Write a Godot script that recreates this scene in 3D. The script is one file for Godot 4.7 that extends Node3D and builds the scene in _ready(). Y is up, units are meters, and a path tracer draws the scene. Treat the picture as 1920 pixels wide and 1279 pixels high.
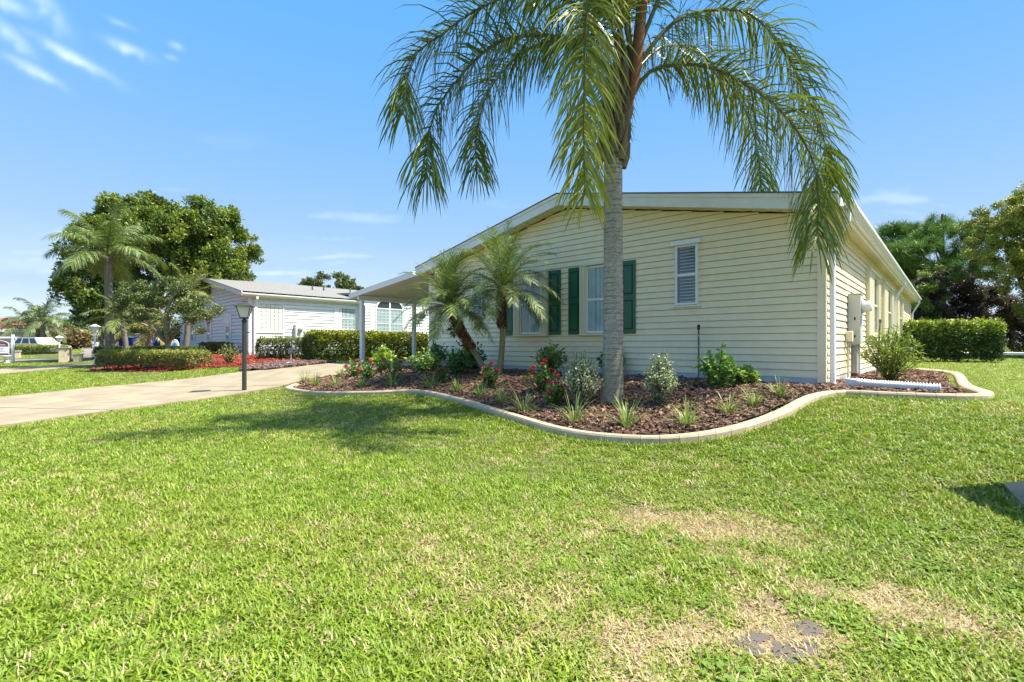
extends Node3D
# A front yard: cream vinyl-sided house behind a curbed mulch bed with palms, neighbour's house across the driveway.
# Plan coordinates are (x to the right, f forward), metres; P(x, y, f) is the point in the scene.

var rng := RandomNumberGenerator.new()
var taken := {}
var noise := FastNoiseLite.new()
var M := {}
var house_turn := deg_to_rad(-42.53)

# ------------------------------------------------------------------ mesh builder
class MB:
	var v := PackedVector3Array()
	var n := PackedVector3Array()
	var c := PackedColorArray()
	var uv := PackedVector2Array()
	var ix := PackedInt32Array()
	var col := Color.WHITE
	var xf := Transform3D()

	func put(p: Vector3, nn: Vector3, t := Vector2.ZERO) -> int:
		v.append(xf * p); n.append((xf.basis * nn).normalized()); c.append(col); uv.append(t)
		return v.size() - 1

	func tri(a: Vector3, b: Vector3, d: Vector3) -> void:   # counter-clockwise seen from outside
		var nn := (b - a).cross(d - a)
		if nn.length_squared() < 1e-16: return
		nn = nn.normalized()
		var i := put(a, nn); put(b, nn); put(d, nn)
		ix.append_array([i, i + 2, i + 1])

	func quad(a: Vector3, b: Vector3, d: Vector3, e: Vector3) -> void:
		var nn := (b - a).cross(e - a)
		if nn.length_squared() < 1e-16: nn = (d - b).cross(e - b)
		nn = nn.normalized()
		var i := put(a, nn, Vector2(0, 1)); put(b, nn, Vector2(1, 1)); put(d, nn, Vector2(1, 0)); put(e, nn, Vector2(0, 0))
		ix.append_array([i, i + 2, i + 1, i, i + 3, i + 2])

	func box(ct: Vector3, s: Vector3, b := Basis()) -> void:
		var h := s * 0.5
		var p := []
		for k in 8:
			p.append(ct + b * Vector3(h.x if k & 1 else -h.x, h.y if k & 2 else -h.y, h.z if k & 4 else -h.z))
		quad(p[4], p[5], p[7], p[6]); quad(p[1], p[0], p[2], p[3])
		quad(p[5], p[1], p[3], p[7]); quad(p[0], p[4], p[6], p[2])
		quad(p[6], p[7], p[3], p[2]); quad(p[0], p[1], p[5], p[4])

	func bar(a: Vector3, b: Vector3) -> void:   # box between two opposite corners
		box((a + b) * 0.5, (b - a).abs())

	func cbox(ct: Vector3, s: Vector3, e: float, b := Basis()) -> void:   # box with chamfered vertical and top edges
		var h := s * 0.5
		var ring := func(x: float, z: float, y: float) -> Array:
			var r := []
			for q in [[-x + e, z], [x - e, z], [x, z - e], [x, -z + e], [x - e, -z], [-x + e, -z], [-x, -z + e], [-x, z - e]]:
				r.append(ct + b * Vector3(q[0], y, q[1]))
			return r
		var r0: Array = ring.call(h.x, h.z, -h.y)
		var r1: Array = ring.call(h.x, h.z, h.y - e)
		var r2: Array = ring.call(h.x - e, h.z - e, h.y)
		for k in 8:
			var j := (k + 1) % 8
			quad(r0[k], r0[j], r1[j], r1[k]); quad(r1[k], r1[j], r2[j], r2[k])
		for k in range(1, 7): tri(r2[0], r2[k], r2[k + 1])

	func prism(poly: PackedVector2Array, z0: float, z1: float) -> void:   # polygon in x, y pushed along z
		var pl := poly
		if Geometry2D.is_polygon_clockwise(pl):
			pl = pl.duplicate(); pl.reverse()
		var t := Geometry2D.triangulate_polygon(pl)
		for k in range(0, t.size(), 3):
			var a := pl[t[k]]; var b := pl[t[k + 1]]; var d := pl[t[k + 2]]
			if (b - a).cross(d - a) < 0.0:
				var s := b; b = d; d = s
			tri(Vector3(a.x, a.y, z1), Vector3(b.x, b.y, z1), Vector3(d.x, d.y, z1))
			tri(Vector3(a.x, a.y, z0), Vector3(d.x, d.y, z0), Vector3(b.x, b.y, z0))
		for k in pl.size():
			var a := pl[k]; var b := pl[(k + 1) % pl.size()]
			quad(Vector3(a.x, a.y, z0), Vector3(b.x, b.y, z0), Vector3(b.x, b.y, z1), Vector3(a.x, a.y, z1))

	func tube(pts: Array, rad: Array, sides := 8, cap := true) -> void:
		var u := Vector3.ZERO
		var first := v.size()
		var m := pts.size()
		for k in m:
			var t: Vector3 = (pts[mini(k + 1, m - 1)] - pts[maxi(k - 1, 0)]).normalized()
			if u == Vector3.ZERO: u = t.cross(Vector3.UP if absf(t.y) < 0.9 else Vector3.RIGHT).normalized()
			u = (u - t * u.dot(t)).normalized()
			var w := t.cross(u)
			for j in sides + 1:
				var a := TAU * j / sides
				var d := u * cos(a) + w * sin(a)
				put(pts[k] + d * float(rad[k]), d, Vector2(float(j) / sides, float(k) / m))
		for k in m - 1:
			for j in sides:
				var a := first + k * (sides + 1) + j
				var b := a + sides + 1
				ix.append_array([a, b + 1, a + 1, a, b, b + 1])
		if cap:
			for e in [0, m - 1]:
				var t: Vector3 = (pts[mini(e + 1, m - 1)] - pts[maxi(e - 1, 0)]).normalized() * (-1.0 if e == 0 else 1.0)
				var i := put(pts[e], t)
				for j in sides + 1: put(v[first + e * (sides + 1) + j] if xf == Transform3D() else xf.affine_inverse() * v[first + e * (sides + 1) + j], t)
				for j in sides:
					if e == 0: ix.append_array([i, i + 1 + j, i + 2 + j])
					else: ix.append_array([i, i + 2 + j, i + 1 + j])

	func lathe(prof: Array, sides := 16) -> void:   # [radius, height] pairs going up, round the y axis
		var pts := []; var rad := []
		for q in prof: pts.append(Vector3(0, q[1], 0)); rad.append(q[0])
		var first := v.size()
		for k in prof.size():
			var a: Array = prof[maxi(k - 1, 0)]; var b: Array = prof[mini(k + 1, prof.size() - 1)]
			var d := Vector2(b[0] - a[0], b[1] - a[1]).normalized()
			for j in sides + 1:
				var g := TAU * j / sides
				put(Vector3(cos(g) * rad[k], prof[k][1], sin(g) * rad[k]), Vector3(cos(g) * d.y, -d.x, sin(g) * d.y))
		for k in prof.size() - 1:
			for j in sides:
				var a := first + k * (sides + 1) + j
				var b := a + sides + 1
				ix.append_array([a, a + 1, b + 1, a, b + 1, b])

	func leaf(p: Vector3, dir: Vector3, up: Vector3, length: float, width: float, bend: float, segs := 3, fold := 0.0) -> void:
		# a narrow leaf that starts along dir and sinks by gravity; tapered at both ends
		var d := dir.normalized()
		var a := p
		var w0 := width * 0.45
		var step := length / segs
		for k in segs:
			var side := d.cross(up)
			if side.length_squared() < 1e-4: side = d.cross(Vector3(0.3, 0.1, 0.9))
			side = side.normalized()
			var b := a + d * step
			var w1 := width * (0.5 if k == 0 and segs > 1 else 0.38 if k < segs - 1 else 0.0)
			var nn := side.cross(d).normalized()
			if fold != 0.0: nn = (nn + side * fold).normalized()
			var i := put(a - side * w0, nn)
			put(a + side * w0, nn)
			if w1 > 0.0:
				put(b + side * w1, nn); put(b - side * w1, nn)
				ix.append_array([i, i + 2, i + 1, i, i + 3, i + 2])
			else:
				put(b, nn)
				ix.append_array([i, i + 2, i + 1])
			a = b; w0 = w1
			d = (d + Vector3.DOWN * bend / segs).normalized()

	func blade(p: Vector3, d: Vector3, nrm: Vector3, length: float, width: float) -> void:   # a broad leaf: folded diamond
		var s := d.cross(nrm).normalized() * width * 0.5
		var mid := p + d * length * 0.45 - nrm * width * 0.12
		var tip := p + d * length - nrm * length * 0.12
		tri(p, mid + s + nrm * width * 0.12, tip); tri(p, tip, mid - s + nrm * width * 0.12)

	func mesh(m: Material) -> ArrayMesh:
		var am := ArrayMesh.new()
		var arr := []
		arr.resize(Mesh.ARRAY_MAX)
		arr[Mesh.ARRAY_VERTEX] = v; arr[Mesh.ARRAY_NORMAL] = n; arr[Mesh.ARRAY_COLOR] = c; arr[Mesh.ARRAY_TEX_UV] = uv; arr[Mesh.ARRAY_INDEX] = ix
		am.add_surface_from_arrays(Mesh.PRIMITIVE_TRIANGLES, arr)
		am.surface_set_material(0, m)
		return am

# ------------------------------------------------------------------ scene helpers
func P(x: float, y: float, f: float) -> Vector3: return Vector3(x, y, -f)

func elev(x: float, f: float) -> float:
	var w := 7.51 - (0.6742 * x + 0.7386 * f)
	return 0.407 * (1.0 - smoothstep(0.6, 5.0, w))

func G(x: float, f: float, up := 0.0) -> Vector3: return Vector3(x, elev(x, f) + up, -f)

func numbered(called: String) -> String:
	taken[called] = taken.get(called, -1) + 1
	return called if taken[called] == 0 else "%s_%03d" % [called, taken[called]]

func meta(o: Node, label: String, category: String, group := "", kind := "") -> void:
	if label: o.set_meta("label", label)
	if category: o.set_meta("category", category)
	if group: o.set_meta("group", group)
	if kind: o.set_meta("kind", kind)

func thing(called: String, label: String, category: String, at := Vector3.ZERO, turn := 0.0, group := "", kind := "") -> Node3D:
	var o := Node3D.new()
	o.name = numbered(called); add_child(o)
	o.position = at; o.rotation.y = turn
	meta(o, label, category, group, kind)
	return o

func part(called: String, mb, m: Material, parent: Node, kind := "") -> MeshInstance3D:
	var o := MeshInstance3D.new()
	o.name = called
	o.mesh = mb.mesh(m) if mb is MB else mb
	if not mb is MB: o.material_override = m
	parent.add_child(o, true)
	if kind: o.set_meta("kind", kind)
	return o

func single(called: String, mb, m: Material, label: String, category: String, at := Vector3.ZERO, turn := 0.0, group := "", kind := "") -> MeshInstance3D:
	var o := part(numbered(called), mb, m, self)
	o.position = at; o.rotation.y = turn
	meta(o, label, category, group, kind)
	return o

func many(called: String, me: Mesh, m: Material, where: Array, tint: Array, parent: Node, kind := "stuff") -> MultiMeshInstance3D:
	var mm := MultiMesh.new()
	mm.transform_format = MultiMesh.TRANSFORM_3D
	mm.use_colors = true
	mm.mesh = me
	mm.instance_count = where.size()
	for k in where.size():
		mm.set_instance_transform(k, where[k]); mm.set_instance_color(k, tint[k])
	var o := MultiMeshInstance3D.new()
	o.name = called
	o.multimesh = mm
	o.material_override = m
	parent.add_child(o, true)
	if kind: o.set_meta("kind", kind)
	return o

func dup(src: Node3D, at: Vector3, turn: float, label: String, sc := 1.0) -> Node3D:
	var r: Node3D = src.duplicate()
	var base: String = str(src.name).rstrip("0123456789").trim_suffix("_")
	r.name = numbered(base); add_child(r)
	r.position = at; r.rotation.y = turn; r.scale = Vector3.ONE * sc
	r.set_meta("label", label)
	return r

func R(a: float, b: float) -> float: return rng.randf_range(a, b)
func rv() -> Vector3:
	var z := R(-1, 1); var a := R(0, TAU)
	return Vector3(cos(a) * sqrt(1 - z * z), z, sin(a) * sqrt(1 - z * z))
func lin(r: float, g: float, b: float) -> Color: return Color(r, g, b).linear_to_srgb()

func noise_tex(freq: float, lo: float, hi: float, oct := 4, size := 512, kind := FastNoiseLite.TYPE_SIMPLEX_SMOOTH) -> NoiseTexture2D:
	var t := NoiseTexture2D.new()
	t.width = size; t.height = size; t.seamless = true
	var z := FastNoiseLite.new()
	z.noise_type = kind; z.frequency = freq; z.fractal_octaves = oct; z.seed = 7
	t.noise = z
	var g := Gradient.new()
	g.colors = PackedColorArray([Color(lo, lo, lo), Color(hi, hi, hi)]); g.offsets = PackedFloat32Array([0.2, 0.8])
	t.color_ramp = g
	return t

func mat(c: Color, rough := 0.7, tex: Texture2D = null, scale := 1.0, world := true) -> StandardMaterial3D:
	var m := StandardMaterial3D.new()
	m.albedo_color = c; m.roughness = rough
	if tex:
		m.albedo_texture = tex; m.uv1_triplanar = true; m.uv1_world_triplanar = world; m.uv1_scale = Vector3.ONE * scale
	return m

func leafmat(rough := 0.5, back := 0.5) -> StandardMaterial3D:
	var m := StandardMaterial3D.new()
	m.vertex_color_use_as_albedo = true
	m.roughness = rough; m.cull_mode = BaseMaterial3D.CULL_DISABLED
	m.backlight_enabled = true; m.backlight = lin(back, back, back * 0.6)
	return m

func vmat(rough := 0.8, tex: Texture2D = null, scale := 1.0) -> StandardMaterial3D:
	var m := mat(Color.WHITE, rough, tex, scale)
	m.vertex_color_use_as_albedo = true
	return m

func relief(m: StandardMaterial3D, tex: Texture2D, cm: float) -> StandardMaterial3D:
	m.heightmap_enabled = true; m.heightmap_texture = tex; m.heightmap_scale = cm
	return m

func spline(pts: Array, n: int) -> Array:
	var cv := Curve3D.new()
	for k in pts.size():
		var t: Vector3 = (pts[mini(k + 1, pts.size() - 1)] - pts[maxi(k - 1, 0)]) / 6.0
		cv.add_point(pts[k], -t, t)
	var out := []
	var l := cv.get_baked_length()
	for k in n: out.append(cv.sample_baked(l * k / (n - 1.0), true))
	return out

func sheet(poly: PackedVector2Array, up: float, step: float, m: Material, called: String, parent: Node, bump := 0.0, edge := 0.0) -> MeshInstance3D:
	# a piece of ground that follows the terrain, cut to an outline given as (x, f)
	var lo := poly[0]; var hi := poly[0]
	for p in poly: lo = lo.min(p); hi = hi.max(p)
	var mb := MB.new()
	var x := lo.x
	while x < hi.x:
		var f := lo.y
		while f < hi.y:
			var cell := PackedVector2Array([Vector2(x, f), Vector2(x + step, f), Vector2(x + step, f + step), Vector2(x, f + step)])
			for piece in Geometry2D.intersect_polygons(cell, poly):
				var t := Geometry2D.triangulate_polygon(piece)
				for k in range(0, t.size(), 3):
					var q := []
					for j in 3:
						var w: Vector2 = piece[t[k + j]]
						q.append(G(w.x, w.y, up + bump * noise.get_noise_2d(w.x * 60.0, w.y * 60.0)))
					if (q[1] - q[0]).cross(q[2] - q[0]).y < 0: mb.tri(q[0], q[2], q[1])
					else: mb.tri(q[0], q[1], q[2])
			f += step
		x += step
	if edge > 0.0:
		for k in poly.size():
			var a := poly[k]; var b := poly[(k + 1) % poly.size()]
			var cnt := maxi(1, int(a.distance_to(b) / 0.5))
			for j in cnt:
				var c0 := a.lerp(b, float(j) / cnt); var c1 := a.lerp(b, float(j + 1) / cnt)
				mb.quad(G(c0.x, c0.y, up - edge), G(c1.x, c1.y, up - edge), G(c1.x, c1.y, up), G(c0.x, c0.y, up))
	return part(called, mb, m, parent)

func inside(p: Vector2, polys: Array) -> bool:
	for q in polys:
		if Geometry2D.is_point_in_polygon(p, q): return true
	return false

# ------------------------------------------------------------------ foliage
func spray(n: int, radius: float, l: float, w: float, up := 0.35) -> ArrayMesh:   # a handful of broad leaves
	var mb := MB.new()
	for k in n:
		var g := R(0.75, 1.2)
		mb.col = Color(g, g, g * R(0.8, 1.1))
		var d := (rv() + Vector3.UP * 0.2).normalized()
		var nn := (rv() + Vector3.UP * up * 3.0).normalized()
		nn = (nn - d * nn.dot(d)).normalized()
		mb.blade(rv() * radius * R(0.2, 1.0), d, nn, l * R(0.7, 1.2), w * R(0.8, 1.2))
	return mb.mesh(null)

func needles(n: int, l: float, w: float, up: float) -> ArrayMesh:   # a tuft of thin needles
	var mb := MB.new()
	for k in n:
		var g := R(0.7, 1.25)
		mb.col = Color(g, g, g)
		var d := (rv() + Vector3.UP * up).normalized()
		mb.leaf(d * l * 0.08, d, rv(), l * R(0.7, 1.1), w, 0.3, 2)
	return mb.mesh(null)

func turned(at: Vector3, sc: float) -> Transform3D:
	var b := Basis(rv(), R(-0.7, 0.7)) * Basis(Vector3.UP, R(0, TAU))
	return Transform3D(b.scaled(Vector3.ONE * sc), at)

func tint(a: Color, b: Color, var_ := 0.2) -> Color:
	var c := a.lerp(b, R(0, 1)) * R(1.0 - var_, 1.0 + var_)
	c.a = 1.0
	return c

func crown_of(lobes: Array, clumps: int, each: int, rc: float, a: Color, b: Color, flat := 0.7, shell := 0.65) -> Array:
	# lobes: [centre, radii]; leaf clumps sit through each lobe's volume, mostly near its outside
	var where := []; var tints := []
	var total := 0.0
	for l in lobes: total += l[1].x * l[1].y + l[1].z * l[1].y
	for l in lobes:
		var cnt := int(clumps * (l[1].x * l[1].y + l[1].z * l[1].y) / total)
		for k in cnt:
			var d := rv()
			if d.y < -0.5 and R(0, 1) < 0.5: d.y = -d.y
			var at: Vector3 = l[0] + d * l[1] * lerpf(shell, 1.05, sqrt(R(0, 1)))
			var tone := tint(a, b, 0.15)
			var r := rc * R(0.6, 1.25)
			for j in each:
				var q := rv() * r * pow(R(0, 1), 0.45)
				q.y *= flat
				where.append(turned(at + q, R(0.8, 1.25)))
				var t := tone * R(0.85, 1.15); t.a = 1.0
				tints.append(t)
	return [where, tints]

func limbs(mb: MB, base: Vector3, r: float, targets: Array, fork: Vector3, wob := 0.15) -> void:
	mb.tube(spline([base, base.lerp(fork, 0.5) + Vector3(R(-wob, wob), 0, R(-wob, wob)) * 0.5, fork], 8), [r * 1.3, r * 1.12, r * 1.05, r, r * 0.97, r * 0.95, r * 0.92, r * 0.9], 10)
	for t in targets:
		var mid: Vector3 = fork.lerp(t, 0.5) + Vector3(R(-wob, wob), R(0, wob), R(-wob, wob)) * 2.0
		var rad := []
		for k in 8: rad.append(lerpf(r * 0.62, r * 0.12, k / 7.0))
		mb.tube(spline([fork, mid, t], 8), rad, 7)

func hedge(called: String, label: String, group: String, a: Vector2, b: Vector2, width: float, height: float, leafm: ArrayMesh, dens: float, c0: Color, c1: Color, top: Color, lift := 0.05, lump := 0.06) -> Node3D:
	var mid := (a + b) * 0.5
	var d := b - a
	var ln := d.length()
	var t := thing(called, label, "hedge", G(mid.x, mid.y), atan2(d.y, d.x), group)
	var where := []; var tints := []
	var area := ln * width + 2.0 * (ln + width) * height
	for k in int(area * dens):
		var p := Vector3(R(-0.5, 0.5) * ln, R(lift, height), R(-0.5, 0.5) * width)
		var pick := R(0, area)
		if pick < ln * width: p.y = height
		elif pick < ln * width + 2.0 * ln * height: p.z = width * (0.5 if R(0, 1) < 0.6 else -0.5)
		else: p.x = ln * (0.5 if R(0, 1) < 0.5 else -0.5)
		# rounded edges
		p.x = clampf(p.x, -ln * 0.5, ln * 0.5)
		var rise := p.y / height
		if p.y > height * 0.8: p.z *= 0.93; p.x *= 0.985
		if p.y < height * 0.3: p.z *= 0.85; p.x *= 0.97
		var lum := noise.get_noise_3d(p.x * 110.0 + mid.x * 50, p.y * 110.0, p.z * 110.0)
		p += p.normalized() * lum * lump * 2.0 + rv() * R(0, lump)
		if lum < -0.22 and rise < 0.85: continue
		where.append(turned(p, R(0.75, 1.25)))
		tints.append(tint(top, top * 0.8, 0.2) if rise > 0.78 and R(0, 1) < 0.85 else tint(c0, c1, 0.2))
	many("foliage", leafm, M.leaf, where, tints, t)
	var mb := MB.new()
	mb.col = Color(0.09, 0.065, 0.045)
	for k in int(ln * 7):
		var x := R(-0.47, 0.47) * ln; var z := R(-0.3, 0.3) * width
		mb.tube([Vector3(x, 0, z), Vector3(x + R(-0.1, 0.1), height * 0.5, z + R(-0.1, 0.1)), Vector3(x + R(-0.25, 0.25), height * 0.92, z * 1.2 + R(-0.1, 0.1))], [0.016, 0.011, 0.005], 5)
	part("stems", mb, M.bark, t, "stuff")
	return t

func frond(pts: Array, n: int, leafl: float, leafw: float, bend: float, plum: float, fwd: float, c_a: Color, c_b: Color, bare := 0.12, rr := 0.025, segs := 3, rc := Color(0.16, 0.17, 0.05), wild := 0.08) -> MB:
	var mb := MB.new()
	var sp := spline(pts, 26)
	var rad := []
	for k in 26: rad.append(lerpf(rr, rr * 0.12, k / 25.0))
	mb.col = rc
	mb.tube(sp, rad, 5, false)
	for k in n:
		var t := lerpf(bare, 0.995, (k + R(-0.4, 0.4)) / n)
		var s := clampf(t, 0, 0.999) * 25.0
		var i := int(s)
		var p: Vector3 = sp[i].lerp(sp[mini(i + 1, 25)], s - i)
		var tg: Vector3 = (sp[mini(i + 1, 25)] - sp[maxi(i - 1, 0)]).normalized()
		var side := tg.cross(Vector3.UP)
		if side.length() < 0.25: side = side + Vector3(0.25, 0, 0.1)
		side = side.normalized()
		var up := side.cross(tg).normalized()
		var u := (t - bare) / (1.0 - bare)
		var l := leafl * (0.45 + 0.75 * sin(PI * clampf(0.12 + u * 0.78, 0, 1))) * R(0.8, 1.12)
		for sg in [-1.0, 1.0]:
			var d: Vector3 = (side * sg * (1.0 - 0.25 * absf(tg.y)) + tg * (fwd + u * 0.7) + up * R(-plum, plum) + rv() * wild).normalized()
			var cc := c_a.lerp(c_b, R(0, 1)) * R(0.75, 1.25)
			cc.a = 1.0
			mb.col = cc
			mb.leaf(p, d, up + rv() * 0.3, l, leafw * R(0.8, 1.15), bend * R(0.7, 1.3), segs)
	return mb

func arch(from: Vector3, az: float, el: float, length: float, sag: float, n := 6) -> Array:
	# a frond's midrib: leaves at the given slope and bends over by gravity
	var pts := [from]
	var d := Vector3(cos(az) * cos(el), sin(el), sin(az) * cos(el))
	var p := from
	for k in n - 1:
		p += d * length / (n - 1.0)
		pts.append(p)
		d = (d + Vector3.DOWN * sag * (0.5 + 0.25 * k) / (n - 1.0)).normalized()
	return pts

func palm(called: String, label: String, group: String, at: Vector3, trunk: Array, rad: Array, nfr: int, length: float, leafl: float, leafw: float, nl: int, ca: Color, cb: Color, lo := -0.5, hi := 1.3, sag := 1.6, bend := 1.0, tm: Material = null) -> Node3D:
	var t := thing(called, label, "palm tree", at, 0.0, group)
	var mb := MB.new()
	mb.col = Color(0.30, 0.27, 0.22)
	mb.tube(spline(trunk, 16), rad, 12)
	part("trunk", mb, tm if tm else M.palm_bark, t)
	var top: Vector3 = trunk[-1]
	for k in nfr:
		var az := k * 2.39996 + R(-0.2, 0.2)
		var el := lerpf(hi, lo, float(k) / nfr) + R(-0.12, 0.12)
		part("frond", frond(arch(top + Vector3(0, R(-0.02, 0.1) * length * 0.3, 0), az, el, length * R(0.85, 1.1), sag), nl, leafl, leafw, bend, 0.35, 0.5, ca, cb, 0.14, 0.012 * length), M.leaf, t)
	return t

# ------------------------------------------------------------------ buildings
func board(mb: MB, x0b: float, x1b: float, x0t: float, x1t: float, yb: float, yt: float, lip := 0.020, gap := 0.009) -> void:
	var a := Vector3(x0b, yb, lip); var b := Vector3(x1b, yb, lip)
	var a2 := Vector3(x0b, yb + 0.012, lip); var b2 := Vector3(x1b, yb + 0.012, lip)
	var c := Vector3(x1t, yt - gap, 0.005); var d := Vector3(x0t, yt - gap, 0.005)
	mb.quad(a, b, b2, a2); mb.quad(a2, b2, c, d)
	mb.quad(Vector3(x0b, yb, -0.022), Vector3(x1b, yb, -0.022), b, a)
	mb.tri(Vector3(x0b, yb, -0.02), a, d); mb.tri(b, Vector3(x1b, yb, -0.02), c)

func clad(parent: Node, place: Transform3D, x0: float, x1: float, y0: float, ytop: float, rise: float, slope: float, lap: float, m: Array) -> void:
	# overlapping boards; above ytop they are cut to a gable of the given slope
	var k := 0
	var ymax := ytop + rise
	while y0 + k * lap < ymax - 0.01:
		var yb := y0 + k * lap; var yt := minf(yb + lap, ymax)
		var cb := maxf(0.0, (yb - ytop) / slope) if slope > 0.0 else 0.0
		var ct := maxf(0.0, (yt - ytop) / slope) if slope > 0.0 else 0.0
		if slope == 0.0: yt = minf(yt, ytop)
		if x1 - x0 - 2.0 * cb < 0.05: break
		var lapm := [0.02, 0.0065] if lap < 0.15 else [0.032, 0.02]
		var mid := (x0 + x1) / 2
		var ends := [x0 + cb, x1 - cb, minf(x0 + ct, mid - 0.01), maxf(x1 - ct, mid + 0.01)]
		var cuts := [ends[0]]
		var nx := x0 + 1.1 + fmod(k * 1.37, 3.6)
		while nx < x1:
			if nx > maxf(ends[0], ends[2]) + 0.25 and nx < minf(ends[1], ends[3]) - 0.25: cuts.append(nx)
			nx += 3.66
		cuts.append(ends[1])
		for j in cuts.size() - 1:
			var mb := MB.new()
			mb.xf = place.translated_local(Vector3(0, 0, 0.0014 * (j % 2)))
			var last := j == cuts.size() - 2
			board(mb, cuts[j], cuts[j + 1] + (0.0 if last else 0.012), ends[2] if j == 0 else cuts[j], ends[3] if last else cuts[j + 1] + 0.012, yb, yt, lapm[0], lapm[1])
			part("siding_board", mb, m[(k + j) % m.size()], parent)
		k += 1

func window(parent: Node, xf: Transform3D, w: float, h: float, fm: Material, back: String, fw := 0.04, cols := 1) -> MeshInstance3D:
	# xf: the bottom centre of the opening on the wall face, z outward
	var mb := MB.new()
	mb.bar(Vector3(-w / 2, 0, 0), Vector3(-w / 2 + fw, h, 0.06)); mb.bar(Vector3(w / 2 - fw, 0, 0), Vector3(w / 2, h, 0.06))
	mb.bar(Vector3(-w / 2 + fw, 0, 0), Vector3(w / 2 - fw, fw, 0.064)); mb.bar(Vector3(-w / 2 + fw, h - fw, 0), Vector3(w / 2 - fw, h, 0.06))
	mb.bar(Vector3(-w / 2 + fw, h * 0.5 - 0.018, 0.02), Vector3(w / 2 - fw, h * 0.5 + 0.018, 0.056))
	for k in range(1, cols):
		var x := -w / 2 + w * k / cols
		mb.bar(Vector3(x - 0.035, fw, 0.018), Vector3(x + 0.035, h - fw, 0.058))
	var o := part("window", mb, fm, parent)
	o.transform = xf
	for k in cols:
		var xa := -w / 2 + fw if k == 0 else -w / 2 + w * k / cols + 0.035
		var xb := w / 2 - fw if k == cols - 1 else -w / 2 + w * (k + 1) / cols - 0.035
		for half in 2:
			var g := MB.new()
			var z := 0.050 if half else 0.044
			var y0 := fw if half == 0 else h * 0.5 + 0.018
			var y1 := h * 0.5 - 0.018 if half == 0 else h - fw
			g.quad(Vector3(xa, y0, z), Vector3(xb, y0, z), Vector3(xb, y1, z), Vector3(xa, y1, z))
			part("pane", g, M.glass, o)
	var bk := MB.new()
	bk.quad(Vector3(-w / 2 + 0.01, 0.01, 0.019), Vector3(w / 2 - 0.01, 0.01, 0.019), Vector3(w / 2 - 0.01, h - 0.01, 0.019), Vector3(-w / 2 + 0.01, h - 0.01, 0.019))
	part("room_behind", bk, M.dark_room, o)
	var cu := MB.new()
	if back == "blinds":
		var y := fw + 0.02
		while y < h - fw:
			cu.box(Vector3(0.012, y, 0.030), Vector3(w - 2 * fw - 0.05, 0.003, 0.022), Basis(Vector3.RIGHT, 0.85))
			y += 0.050
		part("blinds", cu, M.blind, o, "stuff")
	elif back == "curtain":
		var n := int((w - 2 * fw) / 0.075)
		for k in n:
			var x := -w / 2 + fw + (k + 0.5) * (w - 2 * fw) / n
			cu.box(Vector3(x, h / 2, 0.030), Vector3(0.070 + 0.008 * sin(k * 1.7), h - 0.06, 0.002), Basis(Vector3.UP, 0.30 + 0.2 * sin(k * 2.3)))
		part("curtain", cu, M.curtain, o, "stuff")
	return o

func shutter(parent: Node, xf: Transform3D, w: float, h: float, m: Material, groove: Material) -> void:
	var mb := MB.new()
	mb.cbox(Vector3(0, h / 2, 0.022), Vector3(w, h, 0.026), 0.004)
	var o := part("shutter", mb, m, parent)
	o.transform = xf
	for k in 2:
		var y0 := 0.075 + k * (h / 2 - 0.025); var y1 := y0 + h / 2 - 0.125
		var g := MB.new()
		g.bar(Vector3(-w / 2 + 0.042, y0, 0.030), Vector3(w / 2 - 0.042, y1, 0.0365))
		part("groove", g, groove, o)
		var pb := MB.new()
		var e := 0.020
		var x := w / 2 - 0.042 - e
		pb.bar(Vector3(-x, y0 + e, 0.031), Vector3(x, y1 - e, 0.041))
		part("panel", pb, m, o)

func spout(parent: Node, pts: Array, m: Material, w := 0.075, d := 0.055) -> MeshInstance3D:
	var mb := MB.new()
	for k in pts.size() - 1:
		var a: Vector3 = pts[k]; var b: Vector3 = pts[k + 1]
		var y := (b - a).normalized()
		var x := y.cross(Vector3(0, 0, 1) if absf(y.z) < 0.9 else Vector3(0, 1, 0)).normalized()
		mb.cbox((a + b) * 0.5, Vector3(d, (b - a).length() + 0.03, w), 0.008, Basis(x, y, x.cross(y)))
	return part("downspout", mb, m, parent)

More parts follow.
